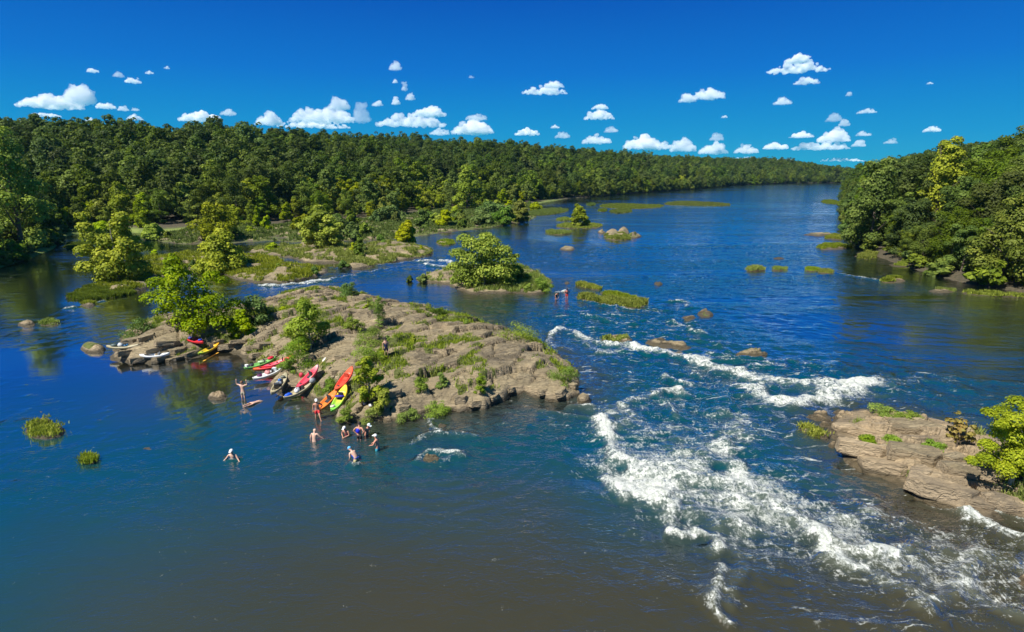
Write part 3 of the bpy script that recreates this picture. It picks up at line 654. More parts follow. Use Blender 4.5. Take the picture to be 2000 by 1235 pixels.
# ================================================================ water
FOAM = [  # px polyline, half width (m), strength
    ([(1080, 655), (1095, 641), (1122, 650), (1150, 664), (1185, 674), (1215, 680), (1262, 684)], .55, .95),
    ([(1072, 665), (1085, 680), (1110, 685)], .5, .6), ([(1088, 645), (1075, 652), (1068, 668)], .4, .6),
    ([(1120, 632), (1100, 634), (1085, 645)], .25, .5),
    ([(1165, 690), (1200, 692)], .3, .6), ([(1150, 675), (1175, 688), (1240, 688)], .6, .6),
    ([(1215, 672), (1250, 680), (1300, 690), (1340, 700), (1370, 712)], .9, .95),
    ([(1360, 704), (1430, 706), (1480, 708), (1540, 706), (1570, 712)], .45, .55),
    ([(1350, 700), (1400, 716), (1440, 728), (1480, 742), (1530, 748), (1590, 752), (1640, 750), (1700, 746)], 1.25, 1.0),
    ([(1445, 752), (1480, 768), (1510, 783), (1545, 788), (1600, 782), (1650, 768), (1690, 752)], 1.0, 1.1),
    ([(1660, 752), (1720, 744), (1790, 742), (1860, 745)], .7, .45), ([(1580, 720), (1650, 730), (1740, 738)], .9, .35),
    ([(1500, 710), (1530, 716), (1470, 716)], .5, .7), ([(1560, 790), (1600, 800)], .5, .5), ([(1730, 732), (1790, 728), (1900, 742), (1990, 748)], .5, .3),
    ([(1305, 732), (1330, 728), (1362, 732), (1375, 740)], .22, .6), ([(1298, 738), (1320, 744), (1350, 750)], .3, .8), ([(1300, 728), (1298, 745)], .25, .6), ([(1345, 660), (1400, 672), (1430, 690)], .25, .5), ([(1380, 690), (1430, 700), (1520, 704), (1600, 716)], .3, .6), ([(1150, 640), (1200, 648), (1260, 652)], .2, .5), ([(1280, 625), (1330, 632), (1380, 640)], .2, .45), ([(1200, 596), (1260, 598)], .2, .5),
    ([(1218, 798), (1225, 788), (1250, 779), (1285, 772), (1310, 764), (1345, 772)], .38, .8),
    ([(1290, 766), (1310, 768), (1325, 764)], .4, 1.0), ([(1280, 775), (1305, 785), (1312, 805), (1320, 815)], .3, .6),
    ([(1110, 797), (1150, 797), (1200, 795), (1230, 780)], .3, .7), ([(1060, 805), (1110, 812), (1165, 817)], .25, .5), ([(1150, 803), (1210, 803)], .25, .5),
    ([(1167, 818), (1180, 835), (1188, 850)], .5, 1.1), ([(1168, 822), (1200, 812), (1230, 805), (1238, 820), (1200, 835), (1190, 850)], .5, .7),
    ([(1190, 850), (1195, 880), (1198, 900)], .35, .8), ([(1192, 855), (1215, 880), (1225, 900)], .5, .5),
    ([(1200, 880), (1230, 905), (1250, 895)], .6, .6),
    ([(1204, 938), (1212, 958), (1240, 970), (1275, 974), (1300, 966)], .55, 1.35), ([(1220, 940), (1260, 955), (1320, 950)], .8, .95),
    ([(1300, 970), (1320, 985), (1312, 1010), (1306, 1035)], .4, .85), ([(1308, 1043), (1330, 1050), (1355, 1048)], .35, 1.3),
    ([(1260, 915), (1320, 915), (1370, 900), (1400, 880), (1440, 850), (1438, 825)], .9, .7),
    ([(1240, 925), (1300, 930), (1360, 940), (1420, 945), (1450, 930)], 1.0, .8),
    ([(1300, 975), (1370, 965), (1420, 975), (1450, 990)], .9, .75), ([(1350, 1000), (1400, 1010), (1400, 1050)], .7, .6),
    ([(1360, 1040), (1395, 1055), (1405, 1075)], .35, .9), ([(1425, 1020), (1450, 1030), (1510, 1040)], .3, .8), ([(1430, 900), (1440, 940), (1450, 970)], .7, .6),
    ([(1400, 800), (1440, 812), (1450, 825)], .3, .5), ([(1310, 870), (1360, 860), (1400, 855)], .8, .35), ([(1240, 850), (1290, 840), (1350, 840)], .9, .3), ([(1420, 780), (1470, 830)], .3, .35),
    ([(1445, 930), (1470, 960), (1500, 982), (1540, 1005), (1580, 1025), (1600, 1045)], .55, .95),
    ([(1590, 1040), (1620, 1022), (1660, 1010), (1700, 1002)], .45, .7),
    ([(1600, 1045), (1610, 1070), (1640, 1095), (1680, 1112)], .38, 1.2), ([(1620, 1060), (1680, 1075), (1720, 1085), (1775, 1070)], .5, .75), ([(1705, 1082), (1740, 1088)], .35, 1.1),
    ([(1690, 1115), (1740, 1145), (1800, 1170), (1815, 1200)], .35, .6), ([(1760, 1085), (1800, 1110), (1790, 1150)], .4, .45), ([(1790, 1190), (1850, 1165), (1885, 1125), (1900, 1100)], .3, .6),
    ([(1880, 1130), (1910, 1165), (1950, 1195), (2020, 1215)], .28, .7), ([(1850, 1080), (1920, 1090), (2010, 1120)], .5, .45), ([(1780, 1060), (1840, 1065), (1900, 1085)], .4, .4), ([(1650, 1215), (1760, 1225), (1850, 1222)], .2, .35),
    ([(1410, 1110), (1406, 1140), (1395, 1165), (1390, 1190), (1405, 1208), (1422, 1218)], .3, .85), ([(1440, 1080), (1455, 1110), (1430, 1140), (1425, 1180)], .35, .45),
    ([(1800, 985), (1850, 1000), (1900, 1012)], .3, .5), ([(1895, 1012), (1930, 1025), (1965, 1040), (2010, 1060), (2080, 1095)], .55, 1.15), ([(1930, 1000), (1970, 1012), (2020, 1030)], .2, .7),
    ([(808, 868), (826, 855), (850, 848), (880, 850), (930, 852)], .3, .6), ([(815, 900), (820, 890), (840, 882), (880, 885), (905, 892)], .3, .75), ([(838, 822), (845, 838), (862, 846)], .25, .7), ([(820, 905), (870, 900), (900, 885)], .3, .35), ([(880, 845), (935, 850)], .2, .4),
    ([(1135, 587), (1180, 597), (1230, 604), (1285, 606)], .3, .75), ([(1136, 615), (1170, 622), (1215, 632), (1245, 633)], .35, .8), ([(1185, 611), (1215, 618), (1262, 627)], .35, .6), ([(1200, 605), (1215, 618)], .3, .6),
    ([(1310, 590), (1330, 588), (1345, 593), (1340, 600)], .45, .8), ([(1312, 628), (1335, 638), (1355, 648), (1370, 650)], .3, .8), ([(1335, 603), (1385, 600)], .3, .4), ([(1060, 618), (1100, 616)], .2, .4), ([(1110, 566), (1100, 572), (1085, 573)], .3, .8), ([(1275, 604), (1310, 607)], .4, .5),
    ([(1125, 598), (1165, 608)], .2, .35), ([(1040, 620), (1065, 622)], .15, .3), ([(1255, 540), (1262, 541)], .3, .5), ([(1250, 690), (1268, 694)], .3, .7),
    ([(508, 558), (540, 560), (590, 554), (640, 549)], .55, 1.1), ([(600, 556), (670, 541), (740, 528), (790, 520)], .45, .7), ([(550, 560), (565, 566), (620, 552)], .4, .7), ([(718, 521), (780, 515), (830, 505)], .6, .6),
    ([(822, 512), (845, 510), (880, 512), (885, 520)], .9, 1.05), ([(830, 517), (870, 524), (895, 524)], .9, 1.0), ([(880, 500), (895, 498)], .8, .8), ([(645, 522), (670, 526), (700, 524)], .4, .5),
    ([(128, 603), (142, 602)], .4, .9), ([(184, 592), (205, 588)], .3, .6), ([(192, 597), (205, 600)], .2, .3),
    ([(628, 862), (640, 861)], .12, .7), ([(684, 906), (692, 912), (702, 908)], .14, .75), ([(444, 894), (452, 900), (468, 897)], .12, .6), ([(1090, 574), (1104, 571)], .3, .8),
    ([(1636, 534), (1670, 540), (1712, 547)], .5, .75), ([(572, 514), (588, 515)], .4, .6), ([(1600, 538), (1640, 536)], .3, .4),
]
RIP = [  # rough, fast water without much white: px polyline, half width, strength
    ([(1150, 700), (1300, 760), (1450, 850), (1600, 950), (1800, 1080), (1950, 1160)], 8, 1.0),
    ([(1200, 620), (1350, 660), (1500, 720), (1700, 760)], 7, .9),
    ([(500, 560), (700, 535), (880, 515)], 6, .7), ([(1080, 800), (900, 860), (850, 880)], 3.5, .6),
    ([(1250, 620), (1400, 560), (1450, 480)], 16, .5), ([(1050, 500), (1300, 480), (1500, 440)], 16, .42), ([(1400, 420), (1600, 400)], 40, .3), ([(1500, 1150), (1750, 1220)], 4, .5), ([(1900, 800), (1700, 800)], 6, .6),
]
WX, WY = fan_grid(9, 1480, .0042, .11, 900, 1.15, 14)
foam = np.zeros(WX.shape); rip = np.zeros(WX.shape)
def stroke(arr, pl, w, s, fall=1.0, comb='add'):
    P = pts(pl); lo = P.min(0) - w * 3.2; hi = P.max(0) + w * 3.2
    m = (WX > lo[0]) & (WX < hi[0]) & (WY > lo[1]) & (WY < hi[1])
    if not m.any(): return
    wob = 1 + 1.5 * (fbm(WX[m] / 1.1, WY[m] / 1.1, 3, 77) - .5)
    d = seg_dist(WX[m], WY[m], P, False) / (w * wob)
    v = s * np.exp(-d * d * .75)
    arr[m] = np.maximum(arr[m], v) + .35 * np.minimum(arr[m], v)
for pl, w, s in FOAM: stroke(foam, pl, w * (1.05 if pl[0][1] > 735 else .82), s)
for pl, w, s in RIP: stroke(rip, pl, w, s)
big = fbm(WX / 9, WY / 9, 3, 5)
rip = np.clip(rip + .35 * np.clip(foam, 0, 1), 0, 1.3)
# a broad lace of thin foam through the lower rapid
lace = np.zeros(WX.shape)
for pl, w, s in [([(1200, 830), (1300, 860), (1420, 830)], 3.5, .5), ([(1250, 900), (1350, 950), (1450, 960)], 3.2, .75), ([(1320, 1010), (1420, 1040), (1500, 1030)], 2.0, .45), ([(1600, 1050), (1750, 1120), (1900, 1150)], 2.5, .42), ([(1850, 1080), (2000, 1130)], 2.5, .4), ([(1430, 740), (1600, 765), (1720, 752)], 2.4, .5), ([(1090, 665), (1200, 680)], 2.4, .35), ([(1250, 790), (1320, 790)], 2.0, .4), ([(1420, 1120), (1430, 1180)], 1.2, .35), ([(1500, 960), (1640, 1020)], 1.6, .45), ([(1750, 1020), (1900, 1060)], 2, .3)]:
    stroke(lace, pl, w, s * (1.15 if pl[0][0] > 1440 else .85))
# calm mirror: the pool on the near left and the water by the left bank
calm = np.zeros(WX.shape)
for pl, w, s in [([(40, 700), (240, 760), (420, 760)], 9, 1.0), ([(50, 560), (150, 530), (100, 600)], 12, .9), ([(300, 480), (500, 485)], 10, .8)]:
    stroke(calm, pl, w, s)
calm = np.clip(calm, 0, 1) * (1 - np.clip(rip * 1.5, 0, 1))
# swimmers' rings and the long swell lines behind the ledges
WZ = rip * (.30 * (fbm(WX / 1.6 + WY * .2, WY / 1.3, 3, 51) - .5) + .10 * (fbm(WX / .5, WY / .45, 2, 52) - .5)) * 1.6
WZ += .50 * np.clip(foam, 0, 1.2) * (.1 + fbm(WX / .8, WY / .6, 3, 53)) - .02 + .22 * np.clip(lace, 0, 1) * (fbm(WX / .9, WY / .7, 3, 54) - .4)
WZ += .03 * (big - .5)
for (px, py, a) in [(600, 868, .010), (690, 905, .009), (470, 890, .006), (520, 780, .005)]:
    c = at(px, py); rr = np.hypot(WX - c[0], WY - c[1]); WZ += a * np.sin(rr * 7.5) * np.exp(-rr / 5.5)
cA = at(870, 860); rr = np.hypot((WX - cA[0]), (WY - cA[1])); ang = np.arctan2(WY - cA[1], WX - cA[0])
WZ += .024 * np.sin(rr * 6.5) * np.exp(-((rr - 6) / 3.5) ** 2) * np.clip(-np.sin(ang), 0, 1)
# smooth tongues dipping in front of the white ledges
for (px, py, a, r_) in [(1190, 925, -.25, 1.6), (1300, 1040, -.15, 1.2), (1150, 870, -.12, 1.6), (1590, 1080, -.12, 1.0), (1430, 740, -.25, 2.0)]:
    c = at(px, py); WZ += a * np.exp(-(((WX - c[0]) ** 2 + (WY - c[1]) ** 2) / r_ ** 2))
depth = fbm(WX / 14, WY / 14, 3, 91)  # plain noise, only wobbles the edge of the brown water
shoal_and_reflection = sstep(33, 21, WY + (depth - .5) * 12) * sstep(-30, -4, WX + (depth - .5) * 10 + (WY - 20) * .2)  # brown foreground; outside it the sky reflection is painted blue green
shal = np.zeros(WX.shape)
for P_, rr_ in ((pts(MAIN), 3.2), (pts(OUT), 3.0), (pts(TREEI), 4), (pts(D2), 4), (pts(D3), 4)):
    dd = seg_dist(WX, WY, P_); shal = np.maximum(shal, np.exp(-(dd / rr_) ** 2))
cove = at(395, 745); cove = np.exp(-(((WX - cove[0]) / 6) ** 2 + ((WY - cove[1]) / 7) ** 2))  # dark reflection of the sycamore, painted brown into the water colour
left = at(60, 560); left = np.exp(-(((WX - left[0]) / 22) ** 2 + ((WY - left[1]) / 16) ** 2))  # dark reflection of the left bank woods, painted brown as well
shoal_and_reflection = np.clip(shoal_and_reflection + .9 * cove + .8 * left + .8 * shal + .5 * np.exp(-(np.minimum(np.abs(sdist(WX, WY, RP)), 60) / 14) ** 2), 0, 1)  # joins real shallows with painted reflections, the right bank woods included

mw = NT('river_water')
P = mw.geo()
aF = mw.attr('foam'); aL = mw.attr('lace'); aR = mw.attr('rip'); aC = mw.attr('calm'); aS = mw.attr('shoal_and_reflection')
warp = mw.mix(.12, P, mw.noise(P, .35, 3, .5, out=1), 'ADD')
# waves of three sizes; calm water keeps only the smallest
v1 = mw.mapping(warp, (.55, 1.25, 1), (0, 0, .15)); v2 = mw.mapping(warp, (1.0, 1.7, 1), (0, 0, -.5))
w1 = mw.noise(v1, .9, 4, .6, .6); w2 = mw.noise(v2, 3.2, 3, .6, .3); w3 = mw.noise(v1, .22, 3, .5, 1.0); w4 = mw.noise(P, 10, 2, .5)
amp = mw.math('ADD', mw.math('SUBTRACT', 1.0, mw.math('MULTIPLY', aC, .93)), mw.math('MULTIPLY', aR, 1.15))
gust = mw.mapr(mw.noise(mw.mapping(P, (.25, 1, 1), (0, 0, .25)), .05, 4, .6, 1.2), .38, .62, .25, 1.9)
hsum = mw.math('ADD', mw.math('MULTIPLY', w1, .42), mw.math('ADD', mw.math('MULTIPLY', w2, .14), mw.math('MULTIPLY', w4, .03)))
hsum = mw.math('MULTIPLY', mw.math('MULTIPLY', hsum, amp), gust)
hsum = mw.math('ADD', hsum, mw.math('MULTIPLY', w3, mw.math('MULTIPLY', amp, .25)))
nb = mw.bump(hsum, .75, .26)
# foam: filaments from ridged noise, dense where the water breaks
wf = mw.mix(.5, P, mw.noise(P, .7, 4, .65, out=1), 'ADD')
fv = mw.mapping(wf, (1.25, .8, 1), (0, 0, .5))
rid = mw.noise(fv, .8, 5, .7, 1.8); mid_ = mw.noise(fv, 3.2, 6, .72, 1.5); fin = mw.noise(P, 9.0, 5, .75, .8)
ve = mw.noise(fv, 1.25, 6, .66, 1.4); ve2 = mw.noise(mw.mapping(wf, (1, .6, 1), (0, 0, -.3)), 3.0, 5, .7, 1.4)
vein = mw.math('SUBTRACT', 1.0, mw.math('MULTIPLY', mw.math('ABSOLUTE', mw.math('SUBTRACT', ve, .5)), 14.0), True)
vein2 = mw.math('SUBTRACT', 1.0, mw.math('MULTIPLY', mw.math('ABSOLUTE', mw.math('SUBTRACT', ve2, .5)), 11.0), True)
fsum = mw.math('ADD', mw.math('MULTIPLY', mw.math('SUBTRACT', rid, .5), 1.7), mw.math('ADD', mw.math('MULTIPLY', mw.math('SUBTRACT', mid_, .5), 1.9), mw.math('MULTIPLY', mw.math('SUBTRACT', fin, .5), .75)))
sv = mw.mapping(wf, (.45, 2.2, 1), (0, 0, .12))
st1 = mw.noise(sv, 1.1, 5, .7, .8)
fsum = mw.math('ADD', mw.math('MULTIPLY', fsum, .8), mw.math('MULTIPLY', mw.math('SUBTRACT', st1, .5), 1.5))
dense = mw.mapr(mw.math('ADD', mw.math('MULTIPLY', aF, .80), fsum), .66, .90)
dense = mw.math('MULTIPLY', dense, mw.mapr(aF, .10, .40))
reach = mw.math('MAXIMUM', aL, mw.math('MULTIPLY', aF, .9))
web = mw.math('MAXIMUM', mw.math('MULTIPLY', vein, .85), mw.math('MULTIPLY', vein2, .6))
lacy = mw.math('MULTIPLY', web, mw.mapr(mw.math('ADD', reach, mw.math('MULTIPLY', fsum, 1.1)), .50, .86))
fleck = mw.math('MULTIPLY', mw.mapr(mid_, .60, .66), mw.math('MULTIPLY', mw.mapr(fin, .5, .6), mw.mapr(mw.math('ADD', aR, mw.math('MULTIPLY', mw.math('SUBTRACT', rid, .5), 2.0)), .85, 1.3, 0, .7)))
streak = mw.math('MULTIPLY', mw.mapr(st1, .60, .66), mw.mapr(mw.math('ADD', aR, mw.math('MULTIPLY', mw.math('SUBTRACT', rid, .5), 2.4)), .62, 1.1, 0, .85))
ff = mw.math('MAXIMUM', mw.math('MAXIMUM', dense, streak), mw.math('MAXIMUM', lacy, fleck), True)
# body of the water: tea brown over shallows and as painted dark reflections, blue green as painted sky reflection; aerated water is paler
milk = mw.mapr(mw.math('ADD', aF, mw.math('MULTIPLY', aL, .6)), .35, 1.3, 0, .40)
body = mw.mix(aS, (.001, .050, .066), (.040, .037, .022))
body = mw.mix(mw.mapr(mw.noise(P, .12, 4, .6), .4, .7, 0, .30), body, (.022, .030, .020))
body = mw.mix(milk, body, (.16, .18, .13))
dif = mw.n('BsdfDiffuse'); mw.set(dif.inputs[0], body)
glo = mw.n('BsdfGlossy'); glo.inputs['Roughness'].default_value = .06; mw.set(glo.inputs['Normal'], nb)
fr = mw.n('Fresnel'); fr.inputs['IOR'].default_value = 1.34; mw.set(fr.inputs['Normal'], nb)
fac = mw.math('MAXIMUM', .012, mw.math('MINIMUM', mw.math('MULTIPLY', mw.math('SUBTRACT', fr.outputs[0], .019), 5.0), .97))
m1 = mw.n('MixShader'); mw.set(m1.inputs[0], fac); mw.t.links.new(dif.outputs[0], m1.inputs[1]); mw.t.links.new(glo.outputs[0], m1.inputs[2])
fo = mw.principled(mw.mix(mw.mapr(mw.math('ADD', mw.math('MULTIPLY', mid_, .6), mw.math('MULTIPLY', fin, .5)), .42, .68), (.26, .29, .24), (.80, .81, .77)), .75, mw.bump(mw.math('ADD', rid, fin), .6, .15))
m2 = mw.n('MixShader'); mw.set(m2.inputs[0], ff); mw.t.links.new(m1.outputs[0], m2.inputs[1]); mw.t.links.new(fo.outputs[0], m2.inputs[2])
water_mat = mw.surf(m2)
wme = grid_mesh('water', WX, WY, WZ)
for nme, arr in (('foam', foam), ('lace', lace), ('rip', rip), ('calm', calm), ('shoal_and_reflection', shoal_and_reflection)): vattr(wme, nme, arr)
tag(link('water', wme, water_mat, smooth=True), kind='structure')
# ================================================================ trees
def proto_set():
    S = {}
    S['dark'] = [plant('forest_tree', 300 + i, 17 + i % 3 * 1.5, 10.5 + (i % 4), .12, 24, 6000, .50, ['dome', 'round', 'other'][i % 3], 'forest_dark', tr=.28, limbs=4, r=.20, extra=None) for i in range(6)]
    S['mid'] = [plant('forest_tree', 320 + i, 14 + i % 3 * 1.5, 9.5 + (i % 3), .06, 24, 5600, .46, ['dome', 'round', 'other'][i % 3], 'forest_mid', tr=.24, limbs=4, r=.17) for i in range(5)]
    S['light'] = [plant('forest_tree', 340 + i, 9.5 + i % 3 * 1.5, 7 + (i % 3), .03, 20, 4600, .42, ['dome', 'other', 'cone'][i % 3], 'forest_light', tr=.18, limbs=4, r=.2) for i in range(5)]
    S['pine'] = [plant('pine_tree', 360 + i, 19 + i, 6.0, .55, 16, 3200, .42, 'round', 'forest_dark', tr=.22, limbs=5, r=.24) for i in range(2)]
    S['nearR'] = [plant('forest_tree', 380 + i, 15 + i, 10 + (i % 3), .04, 34, 13000, .34, ['round', 'dome', 'other'][i % 3], ['forest_mid', 'forest_dark', 'forest_mid'][i % 3], tr=.25, limbs=5, r=.16) for i in range(4)]
    return S
PR = proto_set()
used_proto = set()
rs = np.random.default_rng(77)
cand = []
def jitter_grid(x0, x1, y0, y1, step):
    gx, gy = np.meshgrid(np.arange(x0, x1, step), np.arange(y0, y1, step))
    gx = gx + rs.uniform(-.42, .42, gx.shape) * step; gy = gy + rs.uniform(-.42, .42, gy.shape) * step
    return gx.ravel(), gy.ravel()
def add_cands(x, y, step):
    z, dl, df, dr = ground_h(x, y)
    for i in range(len(x)):
        a = math.atan2(x[i], y[i])
        if abs(a) > R(58) or y[i] < 20: continue
        D = math.hypot(x[i], y[i])
        if df[i] > .5 and df[i] < 150 + 60 * (D > 300):
            u = rs.random()
            frontal = x[i] / y[i] > -.80 and y[i] < 300
            if df[i] < 9: kind = ('light' if u < .6 else 'mid') if frontal else ('mid' if u < .55 else 'light' if u < .75 else 'dark')
            elif df[i] < 36: kind = ('light' if u < .38 else 'mid' if u < .85 else 'dark') if frontal else ('mid' if u < .5 else 'light' if u < .58 else 'dark')
            else: kind = 'dark' if u < .80 else ('mid' if u < .96 else 'pine')
            sc = rs.uniform(.78, 1.12) * (1.12 if rs.random() < .15 else 1)
            if df[i] < 6: sc *= .62
            elif df[i] < 14 and frontal: sc *= .82
            cand.append((D, x[i], y[i], z[i], kind, sc, 'L', df[i]))
        elif dr[i] > .6 and dr[i] < 120:
            u = rs.random()
            kind = 'nearR' if D < 170 and dr[i] < 45 else ('dark' if u < .6 else 'mid')
            sc = rs.uniform(.78, 1.12) * (.72 if dr[i] < 7 else 1) * (.6 if dr[i] < 3 else 1)
            cand.append((D, x[i], y[i], z[i], kind, sc, 'R', dr[i]))
x, y = jitter_grid(-420, 520, 20, 330, 6.6); add_cands(x, y, 6.6)
x, y = jitter_grid(20, 110, 60, 330, 5.0); z_, dl_, df_, dr_ = ground_h(x, y); m_ = (dr_ > .3) & (dr_ < 6); add_cands(x[m_], y[m_], 5)
x, y = jitter_grid(-520, 900, 330, 1000, 9.5); add_cands(x, y, 9.5)
_p = pts([p for p in FB if p[0] >= 1050]); _s = np.hypot(*np.diff(_p, axis=0).T)
for q in range(len(_s)):
    for t_ in np.arange(0, 1, 4.5 / max(_s[q], 1)):
        x_, y_ = _p[q] + (_p[q + 1] - _p[q]) * t_ + rs.uniform(-.8, .8, 2); cand.append((math.hypot(x_, y_), x_, y_ - .8, .2, 'mid' if rs.random() < .75 else 'dark', rs.uniform(.4, .75), 'L', 1.0))
cand.sort()
CLEAR = []
for (px_, py_, wp_) in [(45, 494, 110), (912, 408, 62), (1820, 470, 78), (1955, 550, 90), (1700, 486, 40), (1130, 442, 38)]:
    g_ = hit(px_, py_); CLEAR.append((g_[0], g_[1], wp_ * float(np.linalg.norm(g_ - CAM)) / F * .5))
def blocked(c):
    for gx_, gy_, r_ in CLEAR:
        D_ = math.hypot(gx_, gy_); ux, uy = gx_ / D_, gy_ / D_
        al = c[1] * ux + c[2] * uy; ac = abs(c[1] * uy - c[2] * ux)
        if (D_ - 14 < al < D_ + r_ * .8) and ac < r_ * .8 + 1.5: return True
    return False
cand = [c for c in cand if not blocked(c)]
# leave out what the woods in front hide completely: slopes facing away behind the crest
cand = [c for c in cand if not (c[6] == 'R' and c[1] / c[2] > 1.15)]
print('tree candidates', len(cand))
N_IND = 262
LABELS = {
    ('dark', 'L', 0): 'dark green broadleaf tree at the waterside edge of the left bank woods',
    ('dark', 'L', 1): 'dark green broadleaf tree within the dense woods up the left bank slope',
    ('mid', 'L', 0): 'mid green bushy tree at the waterside edge of the left bank woods',
    ('mid', 'L', 1): 'mid green broadleaf tree within the woods up the left bank slope',
    ('light', 'L', 0): 'bright yellow green tree at the waterside edge of the left bank woods',
    ('light', 'L', 1): 'bright yellow green tree standing in front of the darker left bank woods',
    ('pine', 'L', 0): 'tall bare stemmed pine at the waterside edge of the left bank woods', ('pine', 'L', 1): 'tall pine rising over the left bank woods with a small high crown',
    ('dark', 'R', 0): 'dark green tree leaning over the water on the right bank', ('dark', 'R', 1): 'dark green tree up the wooded right bank slope',
    ('mid', 'R', 0): 'olive green tree overhanging the water on the far right bank', ('mid', 'R', 1): 'mid green tree up the wooded right bank slope',
    ('nearR', 'R', 0): 'full leafed tree overhanging the water on the near right bank', ('nearR', 'R', 1): 'full crowned broadleaf tree on the near slope of the right bank',
}
def label_tree(o, c, name=None):
    kind, side = c[4], c[6]; z = 0 if c[7] < (7 if side == 'L' else 8) else 1
    tag(o, LABELS[(kind, side, z)], 'tree', 'trees of the left bank woods' if side == 'L' else 'trees of the right bank woods')
# which individuals: nearest first
ind, rest = cand[:N_IND], cand[N_IND:]
def place_tree(c):
    k = rs.integers(0, len(PR[c[4]])); p = PR[c[4]][k]
    if p.name not in used_proto: o = p; used_proto.add(p.name)
    else: o = copy_tree(p)
    sx = c[5] * rs.uniform(.92, 1.1)
    o.location = (c[1], c[2], c[3] - .3); o.rotation_euler = (0, 0, rs.uniform(0, 6.28)); o.scale = (sx, sx, c[5] * rs.uniform(.9, 1.12))
    label_tree(o, c); return o
for c in ind: place_tree(c)
# templates that the nearest trees did not use go to the far wood, one place each
for kind, lst in PR.items():
    for p in lst:
        if p.name not in used_proto:
            j = next((i for i, c in enumerate(rest) if c[4] == kind), None)
            if j is None:
                for ch in list(p.children): bpy.data.objects.remove(ch)
                bpy.data.objects.remove(p); continue
            c = rest.pop(j); used_proto.add(p.name)
            p.location = (c[1], c[2], c[3] - .3); p.scale = (c[5],) * 3; label_tree(p, c)
# the far wood, beyond counting: one object, instances of light tree meshes on points
def far_proto(name, seed, H, W, leaf, n=2600, size=.70):
    rng = np.random.default_rng(seed)
    bl = envelope_blobs(rng, H, W, .08, 20, ['dome', 'round', 'other'][seed % 3], .19)
    me = crown_mesh(name, rng, bl, n, size)
    me.materials.append(M[leaf])
    return bpy.data.objects.new(name, me)
fc = bpy.data.collections.new('far_tree_kinds')
kinds_far = []
for i, (leaf, H, W) in enumerate([('forest_dark', 17, 11), ('forest_dark', 18.5, 12), ('forest_dark', 16, 13), ('forest_mid', 14.5, 10), ('forest_mid', 16, 11), ('forest_light', 11, 8)]):
    fc.objects.link(far_proto('far_tree_%d' % i, 500 + i, H, W, leaf))
V = np.array([(c[1], c[2], c[3] - .5) for c in rest])
me = bpy.data.meshes.new('woods'); me.vertices.add(len(V)); me.vertices.foreach_set('co', V.astype(np.float32).ravel())
ki = []
for c in rest: ki.append({'dark': rs.integers(0, 3), 'pine': 1, 'nearR': 1, 'mid': 3 + rs.integers(0, 2), 'light': 5}[c[4]])
a = me.attributes.new('k', 'INT', 'POINT'); a.data.foreach_set('value', np.array(ki, np.int32))
vattr(me, 'sc', [c[5] * (1.0 if c[0] < 400 else 1.05) for c in rest]); vattr(me, 'rz', rs.uniform(0, 6.28, len(rest)))
wood = link('distant_woods', me)
tag(wood, 'distant mass of woodland covering the far banks and slopes down to the end of the reach', 'woods', kind='stuff')
ng = bpy.data.node_groups.new('woods', 'GeometryNodeTree')
ng.interface.new_socket('Geometry', in_out='INPUT', socket_type='NodeSocketGeometry'); ng.interface.new_socket('Geometry', in_out='OUTPUT', socket_type='NodeSocketGeometry')
gi = ng.nodes.new('NodeGroupInput'); go = ng.nodes.new('NodeGroupOutput'); ip = ng.nodes.new('GeometryNodeInstanceOnPoints'); ci = ng.nodes.new('GeometryNodeCollectionInfo')
ci.inputs['Collection'].default_value = fc; ci.inputs['Separate Children'].default_value = True; ci.inputs['Reset Children'].default_value = True
def na(nm, dt):
    n_ = ng.nodes.new('GeometryNodeInputNamedAttribute'); n_.data_type = dt; n_.inputs[0].default_value = nm; return n_.outputs[0]
cx_ = ng.nodes.new('ShaderNodeCombineXYZ'); ng.links.new(na('rz', 'FLOAT'), cx_.inputs[2])
L_ = ng.links.new
L_(gi.outputs[0], ip.inputs['Points']); L_(ci.outputs[0], ip.inputs['Instance']); ip.inputs['Pick Instance'].default_value = True
L_(na('k', 'INT'), ip.inputs['Instance Index']); L_(na('sc', 'FLOAT'), ip.inputs['Scale']); L_(cx_.outputs[0], ip.inputs['Rotation']); L_(ip.outputs[0], go.inputs[0])
md = wood.modifiers.new('woods', 'NODES'); md.node_group = ng

